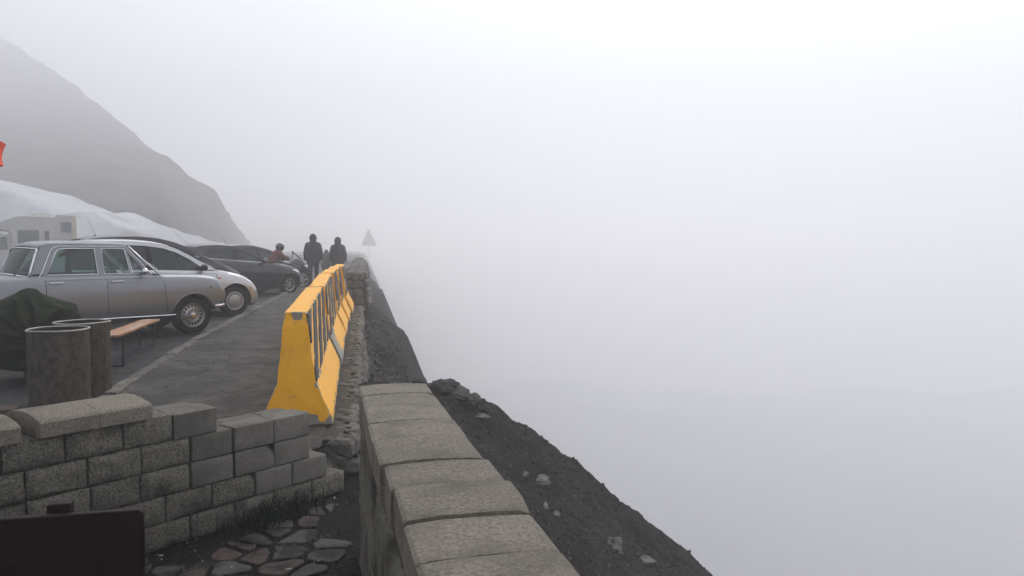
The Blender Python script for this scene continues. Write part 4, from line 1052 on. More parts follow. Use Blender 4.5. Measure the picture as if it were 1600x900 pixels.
topH = [(-3.72, .72), (-3.6, .93), (-3.2, 1.02), (-2.4, 1.01), (-1.58, .985), (-.8, .955), (-.40, .945), (-.05, .89), (.18, .83), (.38, .73), (.53, .60), (.62, .47)]
botH = [(-3.72, .36), (-3.5, .25), (-3, .20), (-1.5, .20), (.1, .19), (.4, .20), (.62, .28)]
arcH = [(-3.55, 1.0), (-3.4, 1.22), (-3.2, 1.40), (-2.95, 1.49), (-2.5, 1.53), (-2.1, 1.54), (-1.63, 1.52), (-1.26, 1.45), (-.89, 1.27), (-.60, 1.09), (-.38, .97)]
winH = [(-3.15, 1.03), (-.62, .975), (-.90, 1.18), (-1.15, 1.32), (-1.4, 1.405), (-1.75, 1.455), (-2.2, 1.47), (-2.7, 1.46), (-3.0, 1.38)]
c2 = modern('hatchback_car', 'light silver hatchback with plastic wheel covers just behind the classic saloon', (-5.81, 16.35), 45, M['silver'], topH, botH, arcH, .99, winH, 'cover', bars=(-1.68,), door=(-1.62, -.40))
topM = [(-3.4, .8), (-3.3, 1.05), (-2.2, 1.10), (-1.2, 1.10), (-.5, 1.09), (-.12, 1.08), (.2, .97), (.45, .86), (.62, .76), (.72, .60)]
arcM = [(-3.3, 1.1), (-3.15, 1.4), (-2.95, 1.56), (-2.6, 1.63), (-1.9, 1.66), (-1.3, 1.61), (-.95, 1.52), (-.66, 1.38), (-.35, 1.21), (-.12, 1.09)]
winM = [(-3.0, 1.13), (-.42, 1.13), (-.66, 1.28), (-.95, 1.42), (-1.3, 1.52), (-1.9, 1.57), (-2.6, 1.55), (-2.9, 1.45)]
cM = modern('people_carrier', 'tall black people carrier with a roof aerial between silver hatchback and black hatchback', (-7.15, 19.1), 47, M['blackp'], topM, botH[:-1]+[(.72, .28)], arcM, 1.10, winM, 'cover', bars=(-1.5,), ant=((-2.55, 0, 1.70), (-2.75, -.15, 2.1)), lampz=(.62, .80), lampx=(.34, .62))
topP = [(-3.2, .75), (-3.1, 1.0), (-2.7, 1.10), (-2.2, 1.08), (-1.5, 1.02), (-.83, .955), (-.5, .935), (-.1, .88), (.15, .82), (.35, .74), (.48, .64), (.54, .5)]
arcP = [(-3.12, 1.05), (-3.02, 1.28), (-2.9, 1.40), (-2.65, 1.46), (-2.17, 1.475), (-1.77, 1.44), (-1.25, 1.31), (-.83, 1.11), (-.52, .95)]
winP = [(-2.72, 1.13), (-.86, .985), (-1.1, 1.14), (-1.4, 1.28), (-1.75, 1.365), (-2.2, 1.39), (-2.5, 1.35), (-2.66, 1.24)]
c3 = modern('black_hatchback', 'small black hatchback with alloy wheels and bright window strip, farthest clear car', (-6.72, 23.58), 52, M['blackp2'], topP, [(-3.2, .36), (-3.0, .25), (-1.5, .2), (.3, .2), (.54, .28)], arcP, 1.0, winP, 'alloy', W=.83, wr=.30, bars=(-1.75,), repeater=False, chromebelt=True, ant=((-1.55, 0, 1.44), (-1.85, -.15, 1.72)), lampz=(.62, .76), lampx=(.10, .46), door=(-1.7, -.5))
# hazy car beyond
r = copy_tree(c3.root); r.location = (-8.45, 29.6, 0); r.rotation_euler = (0, 0, R(52)); r['label'] = 'dark car half lost in fog behind the motorcycle, beyond the black hatchback'; r.name = 'black_hatchback'

# ------------------------------------------------------------------ motorhome
def motorhome(loc, rz):
    root = tag(empty('motorhome', loc, rz), 'white motorhome with alcove over the cab parked before the snow bank', 'motorhome')
    Wd = 1.1
    b = MB(); b.prism([(-2.0, .55), (-2.0, 2.93), (-1.92, 3.0), (-1.12, 3.02), (-1.08, 2.90), (.2, 2.94), (.5, 2.92), (1.5, 2.52), (1.62, 2.36), (1.55, 2.26), (.9, 2.18), (.75, 2.03), (.72, .55)], -Wd, Wd); b.build('camper_body', M['white'], root, bevel=.04)
    b = MB(); b.prism([(.72, .45), (.72, 2.05), (1.15, 2.05), (1.75, 1.35), (2.45, 1.1), (2.6, .9), (2.63, .45)], -Wd+.12, Wd-.12); b.build('cab', M['white'], root, bevel=.05)
    for sg in (-1, 1):
        def win(name, x0, x1, z0, z1, y, m=M['camperglass']):
            bb = MB(); bb.box(((x0+x1)/2, sg*y, (z0+z1)/2), (x1-x0+.08, .03, z1-z0+.08)); f = bb.build(name, M['dull'], root, bevel=.01)
            bb = MB(); bb.box(((x0+x1)/2, sg*(y+.012), (z0+z1)/2), (x1-x0, .03, z1-z0)); bb.build('pane', m, f, bevel=.01)
        win('window', -.37, .48, 1.55, 2.22, Wd); win('window', -.80, -.62, 1.55, 2.19, Wd); win('window', -1.75, -1.33, 2.16, 2.64, Wd)
        bb = MB(); bb.prism([(.92, 1.3), (.95, 1.92), (1.16, 1.92), (1.68, 1.3)], sg*(Wd-.13), sg*(Wd-.10)); bb.build('cab_window', M['camperglass'], root)
        bb = MB(); bb.box((-1.3, sg*Wd, 1.78), (1.3, .02, .04)); bb.build('side_moulding', M['dull'], root)
        bb = MB(); bb.box((-1.89, sg*(Wd+.004), 1.8), (.16, .012, 2.2)); bb.build('corner_trim', M['cream'], root)
        bb = MB(); bb.tube([(-.95, sg*.95, 2.9), (-.95, sg*.95, 3.0), (-.1, sg*.95, 3.02), (-.1, sg*.95, 2.92)], .02, n=6); bb.build('roof_rail', M['dull'], root)
        for ax in (-1.1, 1.75):
            bb = MB(); Mx = Matrix.Translation((ax, sg*(Wd-.1), .34)) @ Matrix.Rotation(R(90)*-sg, 4, 'X'); bb.lathe([(.2, .1), (.33, .1), (.34, .06), (.34, -.1), (.2, -.1)], n=28, M=Mx); t = bb.build('wheel', M['tyre'], root, smooth_=False)
            bb = MB(); bb.lathe([(.001, .08), (.1, .1), (.2, .06)], n=24, M=Mx); bb.build('rim', M['dull'], t)
    b = MB(); b.prism([(1.13, 2.03), (1.75, 1.36), (1.79, 1.38), (1.17, 2.06)], -.85, .85); b.build('windscreen', M['camperglass'], root)
    b = MB(); b.box((-.5, 0, 2.95), (.5, .5, .12)); b.build('roof_vent', M['cream'], root, bevel=.02)
    b = MB(); b.box((2.63, 0, .55), (.1, 1.8, .22)); b.build('bumper', M['black'], root, bevel=.02)
    return root
_h = Vector((math.cos(R(213)), math.sin(R(213)), 0)); _l = Vector((-_h.y, _h.x, 0))
_rc = pY(120, 360, 39.0); _rc.z = 0
motorhome(_rc+_h*2.0-_l*1.1, R(213))

# ------------------------------------------------------------------ snow bank and mountain
def ridge_mesh(name, m, base, ridge, back, nu, nv, amp, freq, kind='structure', pw_=1.0):
    b = MB(); P = []
    def at(lst, u):
        t = u*(len(lst)-1); i = min(int(t), len(lst)-2); return lst[i].lerp(lst[i+1], t-i)
    for i in range(nu+1):
        u = i/nu; a, c, d = at(base, u), at(ridge, u), at(back, u); r = []
        for j in range(nv+1):
            v = j/nv
            p = a.lerp(c, v/.75) if v < .75 else c.lerp(d, (v-.75)/.25)
            if v < .75: p.z = lerp(a.z, c.z, (v/.75)**pw_)
            q = amp*fbm((p.x*freq, p.y*freq, p.z*freq), 6)*(1 if j else .2)
            r.append(p+Vector((q*.2, -q*.6, q*.6)))
        P.append(r)
    b.grid(P); return tag(b.build(name, m, smooth_=True), kind=kind)
rp = [(-1150, 60, 300), (-700, 10, 310), (-420, 10, 333.0), (-250, 15, 352.0), (-120, 25, 371.0), (0, 56, 384.0), (70, 99, 326.0), (130, 143, 262.0), (200, 200, 211.0), (250, 240, 179.0), (300, 272, 164.0), (335, 300, 173.0), (352, 325, 192.0), (368, 350, 224.0), (390, 380, 275.0)]
ridge = [pY(*q) for q in rp]
base = [Vector((-300, 70, -1)), Vector((-190, 58, -1)), Vector((-120, 50, -1)), Vector((-90, 50, -1)), Vector((-60, 50, -1))]+[Vector(((q[0]-800)/F*52.0, 52, -.5)) for q in rp[5:]]
for q_, k_ in enumerate((.97, .93, .88, .8, .7)): base[-1-q_] = Vector((ridge[-1-q_].x*k_, ridge[-1-q_].y*k_, -1))
back = [Vector((p.x*1.3-14, p.y*1.3, p.z*.55-4)) for p in ridge]
ridge_mesh('mountain', M['hill'], base, ridge, back, 150, 90, 1.8, .05, pw_=1.35)
sp = [(-1150, 265, 46), (-700, 235, 46), (-420, 210, 46), (-250, 245, 46), (-120, 270, 47), (0, 298, 48), (30, 307, 48), (60, 319, 48), (90, 333, 48), (110, 331, 48), (128, 332, 48.5), (160, 345, 49), (195, 357, 50), (225, 366, 52), (250, 374, 54), (280, 382, 57), (330, 392, 62)]
sr = [pY(*q) for q in sp]; sb = [Vector((p.x, p.y-5.5, -.3)) for p in sr]; sk = [Vector((p.x-1, p.y+9, p.z+.3)) for p in sr]
ridge_mesh('snow_bank', M['snow'], sb, sr, sk, 140, 24, .22, .5, pw_=.8)

# ------------------------------------------------------------------ drums, benches, tarpaulin, block
def drum(c, r, h, label, tz=0):
    root = tag(empty('steel_drum', c, tz), label, 'drum', 'open rusty drums behind the block wall')
    b = MB(); n = 48; pr = [(r*.98, 0), (r, .02)]+[(r+.004*math.sin(k*1.7), .02+(h-.04)*k/12) for k in range(1, 12)]+[(r, h-.01), (r, h)]
    b.lathe(pr, n=n); b.v = [(x*(1+.008*fbm((x*3, y*3, z*3))), y*(1+.008*fbm((x*3, y*3, z*3+5))), z) for x, y, z in b.v]
    b.build('drum_shell', M['rust'], root, smooth_=True)
    b = MB(); b.lathe([(r-.01, h-.002), (r-.012, .05), (.001, .05)], n=n); b.build('drum_inside', M['drumin'], root, smooth_=True)
    b = MB(); b.tube([Vector((r*math.cos(a), r*math.sin(a), h+.002*math.sin(3*a))) for a in [2*math.pi*k/n for k in range(n)]], .008, n=8, closed=True); b.build('rim', M['rimsteel'], root, smooth_=True)
p = pY(91, 514, 7.45); drum((p.x, p.y, park_z(7.45)), .265, p.z-park_z(7.45), 'front open rusty drum, leftmost of the two behind the block wall')
p = pY(128, 503, 8.05); drum((p.x, p.y, park_z(8.05)), .262, p.z-park_z(8.05), 'rear open rusty drum, partly hidden behind the front drum', 1.3)

def beer_bench(A, B, zt, label):
    A = Vector(A); B = Vector(B); A.z = B.z = 0; d = (B-A); L_ = d.length; root = tag(empty('bench', (A.x, A.y, park_z(A.y)), math.atan2(d.y, d.x)), label, 'bench', 'orange folding benches')
    h = zt-park_z(A.y)
    for k, y in enumerate((0,)):
        b = MB(); b.box((L_/2, 0, h-.014), (L_, .25, .028)); b.build('seat', M['wood'], root, bevel=.004)
    for x in ((.28, L_-.28) if L_ > 1.5 else (.2, L_-.2)):
        b = MB()
        for y in (-.10, .10): b.box((x, y, (h-.03)/2), (.028, .022, h-.03))
        b.box((x, 0, .02), (.028, .22, .024)); b.box((x, 0, h-.045), (.028, .22, .024))
        b.build('leg', M['legsteel'], root)
        b = MB(); b.bar((x, 0, .2), (x+(.25 if x < 1 else -.25), 0, h-.05), .008, n=6); b.build('brace', M['legsteel'], root)
    return root
q1 = pg(236, 498.5, .36); q0 = pg(168, 524, .36); d = (q0-q1).normalized()
beer_bench(q1+d*2.2, q1, .36, 'long orange wooden bench on thin dark legs, right of the drums')
a = pg(24, 530, .36); beer_bench(a, a+Vector((.95, -.12, 0)), .36, 'short visible end of an orange bench under the green tarpaulin')

def tarp():
    c = pY(56, 508, 9.1); b = MB(); P = []; n = 220; k = 110; c.z = .38
    ctr = Vector((.34, -.62, .10)).normalized()                # the gathered mouth faces the camera, low on the right
    t1 = ctr.cross(Vector((0, 0, 1))).normalized(); t2 = ctr.cross(t1)
    for i in range(k+1):
        a = math.pi*(.01+.98*i/k); r = []
        for j in range(n):
            t = 2*math.pi*j/n
            d = Vector((math.sin(a)*math.cos(t), math.sin(a)*math.sin(t), math.cos(a)))
            v = Vector((d.x*.70, d.y*.46, d.z*(.56 if d.z > 0 else .42)))
            q = d-ctr*d.dot(ctr); ang = math.atan2(q.dot(t2), q.dot(t1)); rad = math.acos(max(-1, min(1, d.dot(ctr))))
            w = Vector((d.x*1.2, d.y*1.2, d.z*1.2))
            fold = 1-abs(math.sin(ang*3.5+1.4*rad+1.6*noise.noise(w)))            # sharp crests radiating from the mouth
            fine = 1-abs(math.sin(ang*8+2.5*rad+2.2*noise.noise(w*1.7)))
            amp = .20*math.exp(-((rad-.75)/.75)**2)
            f = amp*(fold-.45)+.35*amp*(fine-.45)+.07*noise.noise(w*1.5)-.30*math.exp(-(rad/.30)**2)
            v *= 1+f
            v.z -= .26*max(0, d.x)**1.4*(d.z > -.2)
            if v.z < -.34: v.z = -.34-(v.z+.34)*-.25
            r.append(c+v)
        P.append(r)
    b.grid(P, closev=True)
    o = b.build('tarpaulin', M['tarp'], smooth_=True)
    o.data.transform(Matrix.Translation(-c)); o.location = c
    tag(o, 'crumpled dark green tarpaulin bundle heaped behind the two drums', 'tarpaulin')
tarp()
a = pg(-6, 632, -.2); b = MB(); b.box((0, 0, .0), (.20, .2, .34)); p = pY(3, 612, 6.1)
o = b.build('wooden_block', M['brownblock'], bevel=.01, loc=(p.x, p.y, p.z-.04)); o.rotation_euler = (0, 0, .3); o.location.z = park_z(6.1)+.17
tag(o, 'square brown block standing at the left edge behind the cap stones', 'block')

# dark bench in the left foreground: backrest board seen above the frame bottom
Yb = 2.9; a = pY(-260, 792, Yb+.02); c = pY(251, 774, Yb+.28); 
fb = tag(empty('wooden_bench', (lerp(a.x, c.x, .5), Yb, TER), math.atan2(c.y-a.y, c.x-a.x)), 'dark varnished wooden bench whose broad backrest fills the bottom left corner', 'bench')
Lb = Vector((c.x-a.x, c.y-a.y)).length; zt_ = c.z-TER
def rrect(L_, H_, r, n=6):
    o = []
    for cx, cy, a0 in ((L_/2-r, H_/2-r, 0), (-L_/2+r, H_/2-r, 90), (-L_/2+r, -H_/2+r, 180), (L_/2-r, -H_/2+r, 270)):
        for k in range(n+1): t = R(a0+90*k/n); o.append((cx+r*math.cos(t), cy+r*math.sin(t)))
    return o
b = MB(); b.prism([(x, z+zt_-.14) for x, z in rrect(Lb, .275, .022)], -.018, .018); b.build('backrest', M['darkwood'], fb, bevel=.006)
px_ = Lb/2-.31
for x in (px_, -Lb/2+.31):
    b = MB(); b.box((x, .045, (zt_+.03)/2), (.085, .05, zt_+.03)); b.build('back_post', M['darkwood'], fb, bevel=.006)
    b = MB(); b.box((x, -.36, .2), (.07, .06, .4)); b.build('leg', M['darkwood'], fb, bevel=.006)
for k in range(3):
    b = MB(); b.box((0, -.08-.14*k, .42), (Lb, .125, .035)); b.build('seat_slat', M['darkwood'], fb, bevel=.006)

# ------------------------------------------------------------------ parasol whose tip enters at the left edge
tip = pY(8, 196, 6.0)
pr = 1.35; cx = tip.x-pr
def rim_px(cx): return max(800+F*(cx+pr*math.cos(a))/((6.15+pr*math.sin(a))*math.cos(PITCH)-(tip.z-CAMH)*math.sin(PITCH)) for a in [math.pi*k/4 for k in range(8)])
while rim_px(cx) > 10: cx -= .01
root = tag(empty('parasol', (cx, 6.15, park_z(6.15))), 'orange parasol whose rim just enters at the left edge', 'parasol')
hz = tip.z-park_z(6.15)
b = MB(); b.bar((0, 0, 0), (0, 0, hz+.5), .025, n=12); b.build('pole', M['polewhite'], root)
b = MB(); b.lathe([(.001, 0), (.25, 0), (.25, .05), (.05, .09), (.04, .3)], n=28); b.build('base', M['render'], root)
b = MB(); n = 8; P = []
for i in range(9):
    t = i/8; row_ = []
    for j in range(n*6):
        a = 2*math.pi*j/(n*6); seg = math.cos(math.pi/n)/math.cos((a % (2*math.pi/n))-math.pi/n)
        row_.append(Vector((pr*t*seg*math.cos(a), pr*t*seg*math.sin(a), hz+.42*(1-t)**1.1-.02*t*(1-seg))))
    P.append(row_)
b.grid(P, closev=True); b.build('canopy', M['orange'], root, auto=20)
b = MB(); P = []
for i in range(5):
    t = i/4; row_ = []
    for j in range(n*6):
        a = 2*math.pi*j/(n*6); seg = math.cos(math.pi/n)/math.cos((a % (2*math.pi/n))-math.pi/n)
        rr = pr*seg*(1-.028*math.sin(t*2.4))+.006*math.sin(a*24)*t
        row_.append(Vector((rr*math.cos(a), rr*math.sin(a), hz-.2*t)))
    P.append(row_)
b.grid(P, closev=True); b.build('valance', M['orange'], root, smooth_=True)
for k in range(8):
    a = 2*math.pi*k/8; b = MB(); b.bar((0, 0, hz+.38), (pr*.98*math.cos(a), pr*.98*math.sin(a), hz-.02), .007, n=6); b.build('rib', M['polewhite'], root)

# ------------------------------------------------------------------ warning sign in the fog
Ys = 165.0; a = pY(563, 384, Ys); c = pY(588, 384, Ys); t = pY(576, 357, Ys); root = tag(empty('warning_sign', (t.x, Ys, -.5)), 'faint triangular warning sign on a post, almost lost in the fog', 'sign')
def tri(s, y0, y1):
    w_ = (c.x-a.x)/2*s; h = t.z-a.z; zc = a.z+h/3+.5
    return [(-w_, zc-h/3*s), (w_, zc-h/3*s), (0, zc+h*2/3*s)]
b = MB(); b.prism(tri(1, 0, 0), -.02, .02); b.build('sign_plate', M['signr'], root, bevel=.02)
b = MB(); b.prism(tri(.76, 0, 0), -.03, -.021); b.build('sign_field', M['signy'], root)
b = MB(); b.bar((0, .06, -1.2), (0, .06, a.z+1.1), .05, n=10); b.build('post', M['dull'], root)

# ------------------------------------------------------------------ people
def remesh(name, caps, vox, m, parent=None, sph=(), smooth_it=2):
    b = MB()
    for (p, r, q, r2) in caps:
        p = Vector(p); q = Vector(q); b.sph(p, r, n=14, k=10); b.sph(q, r2, n=14, k=10)
        if (q-p).length > 1e-4: b.bar(p, q, r, n=14, r2=r2)
    for (c, rr) in sph: b.sph(c, rr, n=18, k=14)
    o = b.build(name, m)
    md = o.modifiers.new('r', 'REMESH'); md.mode = 'VOXEL'; md.voxel_size = vox
    ms = o.modifiers.new('s', 'SMOOTH'); ms.iterations = smooth_it; ms.factor = .6
    bpy.context.view_layer.update(); dg = bpy.context.evaluated_depsgraph_get()
    me = bpy.data.meshes.new_from_object(o.evaluated_get(dg)); o.modifiers.clear(); o.data = me
    if not me.materials: me.materials.append(m)
    me.polygons.foreach_set('use_smooth', [True]*len(me.polygons)); me.name = name
    if parent: o.parent = parent
    return o
def hand(wr_, dirv, side):
    """palm and five fingers hanging along dirv"""
    d = Vector(dirv).normalized(); s = Vector((0, 1, 0)); s = (s-d*s.dot(d)).normalized(); n = d.cross(s)*side
    caps = [(wr_, .026, wr_+d*.085+s*.012, .026), (wr_, .024, wr_+d*.085-s*.022, .022)]
    for k, (o, l) in enumerate(((.032, .072), (.011, .082), (-.011, .076), (-.032, .06))):
        a = wr_+d*.09+s*o; e = a+d*l*.5+n*.008; f = e+d*l*.42+n*.028
        caps += [(a, .010, e, .009), (e, .009, f, .0075)]
    a = wr_+d*.03+s*.03; caps += [(a, .012, a+d*.03+s*.028, .0105), (a+d*.03+s*.028, .0105, a+d*.062+s*.036+n*.01, .009)]
    return caps
def walker(loc, rz, label, H_, step, mj, mt, hoodm, hood=True, build=1.0, arm=(.06, -.06)):
    """standing / walking figure; local +Y is forward"""
    k = H_/1.75; V = lambda x, y, z: Vector((x*k, y*k, z*k))
    hipz = .92; j = {}
    for s in (-1, 1):
        st = step*s
        j['hip', s] = V(.09*s, 0, hipz); j['knee', s] = V(.10*s, st*.55+.03, .50); j['ank', s] = V(.10*s, st-.01, .10 if st >= 0 else .14); j['toe', s] = j['ank', s]+V(.01*s, .17, -.06 if st >= 0 else -.09)
        sh = V(.170*s*build, 0, 1.415); el = V(.245*s*build, -arm[0]*s*1.2-.03, 1.15); wr_ = V(.255*s*build, arm[1]*s*2+.04, .90)
        j['sh', s] = sh; j['el', s] = el; j['wr', s] = wr_
    caps = []; 
    for s in (-1, 1):
        caps += [(j['hip', s], .085, j['knee', s], .06), (j['knee', s], .058, j['ank', s], .042), (j['ank', s], .045, j['toe', s], .035),
                 (j['sh', s], .055, j['el', s], .042), (j['el', s], .042, j['wr', s], .03), (V(0, 0, 1.42), .06, j['sh', s], .055)]
        caps += hand(j['wr', s], (j['wr', s]-j['el', s]), -s)
    caps += [(V(0, 0, hipz), .13, V(0, 0, 1.15), .125), (V(0, 0, 1.15), .12, V(0, 0, 1.38), .13), (V(0, 0, 1.42), .06, V(0, .02, 1.55), .055)]
    hd = V(0, .03, 1.645)
    body = remesh('person', caps, .0085, M['skin'], sph=[(hd, Vector((.075, .092, .11))*k), (hd+V(0, .085, -.02), .018), (hd+V(0, .06, -.08), .035), (hd+V(.075, 0, -.01), (.012, .02, .03)), (hd+V(-.075, 0, -.01), (.012, .02, .03))])
    root = body; root.location = loc; root.rotation_euler = (0, 0, rz); tag(root, label, 'person')
    # clothes
    jc = []
    for s in (-1, 1):
        jc += [(j['sh', s]+V(0, 0, -.005), .088*build, j['el', s], .068*build), (j['el', s], .068*build, j['wr', s]+(j['el', s]-j['wr', s])*.08, .052), (V(0, 0, 1.49), .075, j['sh', s], .085*build),
               (V(.075*s, 0, 1.34), .13*build, V(.10*s*build, 0, .98), .135*build), (V(.10*s*build, 0, .98), .135*build, V(.10*s*build, 0, .84), .115*build)]
    jc += [(V(0, -.02, 1.36), .155*build, V(0, -.01, .88), .15*build)]
    jk = remesh('jacket', jc, .016, mj, root, smooth_it=4)
    if hood:
        remesh('hood', [(V(0, -.03, 1.47), .115, V(0, -.01, 1.57), .115)], .014, hoodm, root, sph=[(hd+V(0, -.02, .01), Vector((.128, .135, .155))*k), (hd+V(0, -.05, .10), Vector((.06, .07, .07))*k)], smooth_it=3)
    else:
        remesh('hair', [], .012, hoodm, root, sph=[(hd+V(0, -.015, .02), Vector((.085, .098, .112))*k)], smooth_it=2)
    tc = []
    for s in (-1, 1): tc += [(j['hip', s]+V(0, 0, .02), .115, j['knee', s], .082), (j['knee', s], .08, j['ank', s]+V(0, 0, .0), .068)]
    remesh('trousers', tc, .016, mt, root, smooth_it=3)
    for s in (-1, 1):
        remesh('shoe', [(j['ank', s]+V(0, -.01, .02), .058, j['ank', s]+V(0, -.03, -.045), .052), (j['ank', s]+V(0, -.02, -.04), .052, j['toe', s]+V(0, 0, -.0), .045)], .012, M['boots'], root)
    return root
fwd = math.atan2(bdir.y, bdir.x)-math.pi/2
p = pg(490, 446, .06); walker((p.x, p.y, path_z(p.y)), fwd, 'hooded walker in a dark jacket and dark jeans seen from behind, left of the pair', 1.78, .15, M['jacket1'], M['jeans'], M['jacket1'], build=1.1)
walker((pY(528, 400, 28.2).x, 28.2, path_z(28)), fwd+.1, 'walker in a dark jacket behind the far barrier, right of the pair', 1.68, -.12, M['jacket2'], M['trousers'], M['jacket2'], build=1.05, arm=(.03, -.02))
walker((pY(510, 400, 31.5).x, 31.5, path_z(31)), fwd-.1, 'small figure in grey half hidden between the two dark walkers', 1.22, .12, M['jacket3'], M['trousers'], M['jacket3'], build=1.1)

# motorcycle and rider behind the black hatchback
def motorcycle(loc, rz):
    root = tag(empty('motorcycle', loc, rz), 'motorcycle with a curved screen standing behind the black hatchback', 'motorcycle')
    for x, nm in ((.72, 'front'), (-.72, 'rear')):
        b = MB(); Mx = Matrix.Translation((x, 0, .31)) @ Matrix.Rotation(R(90), 4, 'X')
        b.lathe([(.23, -.055), (.29, -.06), (.31, -.03), (.315, 0), (.31, .03), (.29, .06), (.23, .055), (.23, -.055)], n=40, M=Mx); t = b.build('wheel', M['tyre'], root, smooth_=True)
        b = MB(); b.lathe([(.23, -.03), (.21, -.03), (.21, .03), (.23, .03)], n=36, M=Mx)
        for k in range(5):
            a = 2*math.pi*k/5; b.bar(Mx @ Vector((0, 0, 0)), Mx @ Vector((.215*math.cos(a), .215*math.sin(a), 0)), .018, n=6)
        b.bar(Mx @ Vector((0, 0, -.08)), Mx @ Vector((0, 0, .08)), .03); b.build('rim', M['alloy'], t)
    b = MB()
    for s in (-1, 1): b.bar((.72, s*.1, .31), (.48, s*.1, .92), .022, n=8)
    b.build('fork', M['dull'], root)
    b = MB(); b.sph((.12, 0, .82), (.30, .16, .14), n=20, k=14); b.build('fuel_tank', M['greyp'], root, smooth_=True)
    b = MB(); b.prism([(-.75, .88), (-.72, .94), (-.35, .80), (-.05, .78), (-.05, .72), (-.4, .72)], -.13, .13); b.build('seat', M['black'], root, bevel=.03)
    b = MB(); b.box((.02, 0, .47), (.46, .30, .34)); b.box((.05, 0, .25), (.4, .26, .12)); b.build('engine', M['dull'], root, bevel=.04)
    b = MB(); b.prism([(.85, .85), (.74, 1.0), (.5, 1.05), (.35, .85), (.3, .5), (.45, .4), (.62, .62)], -.19, .19); b.build('fairing', M['greyp'], root, bevel=.06)
    b = MB(); P = []
    for i in range(7):
        t = i/6; P.append([Vector((.78-.34*t-.06*(u*u), u*(.2-.05*t), .96+.34*t)) for u in [-1+k/4 for k in range(9)]])
    b.grid(P); b.build('screen', M['glassclear'], root, smooth_=True)
    b = MB(); b.tube([(.28, -.38, 1.02), (.38, -.25, 1.04), (.44, 0, 1.0), (.38, .25, 1.04), (.28, .38, 1.02)], .014, n=8); b.build('handlebar', M['black'], root)
    for s in (-1, 1):
        b = MB(); b.bar((.40, s*.25, 1.04), (.44, s*.36, 1.20), .008); b.sph((.44, s*.37, 1.22), (.02, .065, .04)); b.build('mirror', M['black'], root, smooth_=True)
    b = MB(); b.bar((-.2, -.17, .3), (-.85, -.2, .42), .045, n=12, r2=.055); b.build('exhaust', M['chrome'], root)
    b = MB(); b.sph((.84, 0, .88), (.04, .1, .06)); b.build('headlight', M['lamp'], root, smooth_=True)
    return root
bx = pY(437, 420, 26.6); bx.z = 0; motorcycle(bx, R(18))
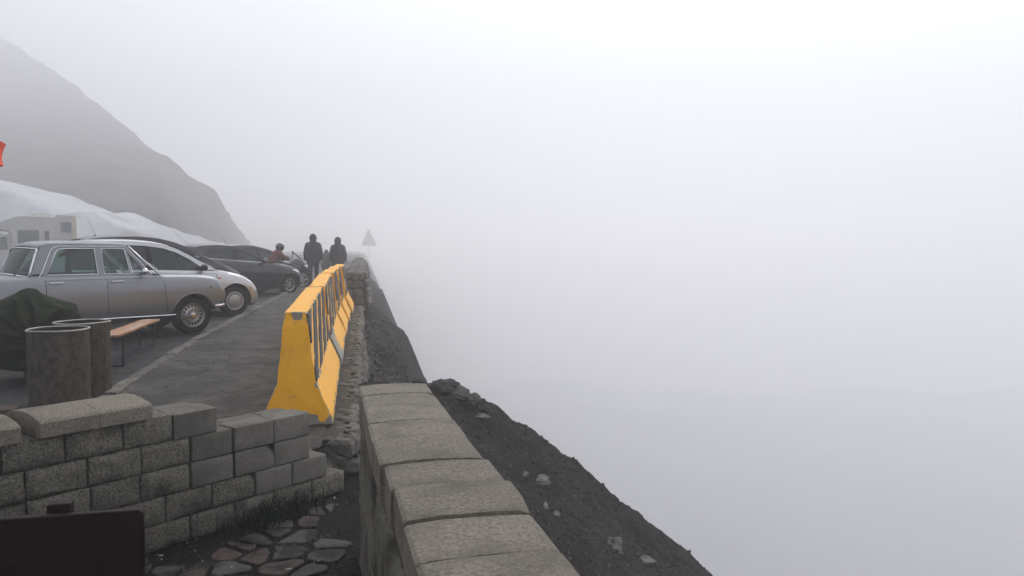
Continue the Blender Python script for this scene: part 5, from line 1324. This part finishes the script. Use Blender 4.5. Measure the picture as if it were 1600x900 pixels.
def rider(loc, rz):
    V = lambda x, y, z: Vector((x, y, z)); caps = []
    sh = {s: V(-.02, .19*s, 1.24) for s in (-1, 1)}; el = {s: V(.14, .27*s, 1.08) for s in (-1, 1)}; wr_ = {s: V(.28, .33*s, 1.06) for s in (-1, 1)}
    hp = {s: V(-.30, .09*s, .84) for s in (-1, 1)}; kn = {s: V(.06, .21*s, .74) for s in (-1, 1)}; an = {s: V(-.12, .21*s, .36) for s in (-1, 1)}; te = {s: V(.02, .22*s, .30) for s in (-1, 1)}
    for s in (-1, 1):
        caps += [(hp[s], .085, kn[s], .06), (kn[s], .058, an[s], .042), (an[s], .045, te[s], .035), (sh[s], .055, el[s], .042), (el[s], .042, wr_[s], .03), (V(-.03, 0, 1.25), .06, sh[s], .055)]
        d = (wr_[s]-el[s]).normalized()
        caps += [(wr_[s], .026, wr_[s]+d*.07, .026)]
        for q in range(4):
            a = wr_[s]+d*.07+Vector((0, (q-1.5)*.02, 0)); caps += [(a, .010, a+Vector((.03, 0, -.01)), .009), (a+Vector((.03, 0, -.01)), .009, a+Vector((.02, 0, -.035)), .0075)]
        a = wr_[s]+d*.03+Vector((0, -s*.025, 0)); caps += [(a, .012, a+Vector((.02, -s*.02, -.02)), .010)]
    caps += [(V(-.3, 0, .86), .13, V(-.18, 0, 1.05), .125), (V(-.18, 0, 1.05), .12, V(-.06, 0, 1.2), .13), (V(-.03, 0, 1.27), .06, V(0, 0, 1.36), .055)]
    hd = V(.02, 0, 1.42); body = remesh('person', caps, .0085, M['skin'], sph=[(hd, (.09, .075, .11)), (hd+V(.085, 0, -.02), .018)])
    body.location = loc; body.rotation_euler = (0, 0, rz); tag(body, 'rider in a dark round helmet and reddish jacket leaning over the motorcycle', 'person')
    jc = [(V(-.27, 0, .92), .17, V(-.14, 0, 1.1), .165), (V(-.14, 0, 1.1), .16, V(-.05, 0, 1.2), .16)]
    for s in (-1, 1): jc += [(sh[s], .085, el[s], .07), (el[s], .07, wr_[s]-(wr_[s]-el[s])*.1, .055), (V(-.04, 0, 1.23), .1, sh[s], .085)]
    remesh('jacket', jc, .016, M['redjacket'], body, smooth_it=3)
    tc = []
    for s in (-1, 1): tc += [(hp[s], .11, kn[s], .08), (kn[s], .08, an[s], .065)]
    remesh('trousers', tc, .016, M['trousers'], body)
    for s in (-1, 1): remesh('boot', [(an[s]+V(0, 0, .05), .058, an[s]+V(0, 0, -.03), .052), (an[s]+V(0, 0, -.03), .05, te[s]+V(.03, 0, 0), .042)], .012, M['boots'], body)
    b = MB(); b.sph(hd+V(0, 0, .01), (.145, .128, .145), n=28, k=20); h = b.build('helmet', M['helmet'], body, smooth_=True)
    b = MB(); P = []
    for i in range(7):
        z = -.05+.11*i/6; P.append([hd+Vector((.150*math.cos(a)*math.sqrt(max(.1, 1-(z/.16)**2)), .133*math.sin(a)*math.sqrt(max(.1, 1-(z/.16)**2)), z+.02)) for a in [R(-70+140*k/12) for k in range(13)]])
    b.grid(P); b.build('visor', M['visor'], h, smooth_=True)
rider(bx, R(18))

# ------------------------------------------------------------------ haze
b = MB(); b.box((0, 0, 22), (1200, 1200, 206)); hz_ = b.build('haze', None); hz_.data.materials.clear()
hm = bpy.data.materials.new('haze_air'); hm.use_nodes = True; n = hm.node_tree; n.nodes.clear()
v = n.nodes.new('ShaderNodeVolumePrincipled'); v.inputs['Color'].default_value = (.985, .98, .985, 1); v.inputs['Density'].default_value = .0060; v.inputs['Anisotropy'].default_value = .4
oo = n.nodes.new('ShaderNodeOutputMaterial'); n.links.new(v.outputs[0], oo.inputs['Volume'])
hz_.data.materials.append(hm); tag(hz_, 'pale mountain fog filling the air', 'haze', kind='stuff')
hz_.display_type = 'WIRE'
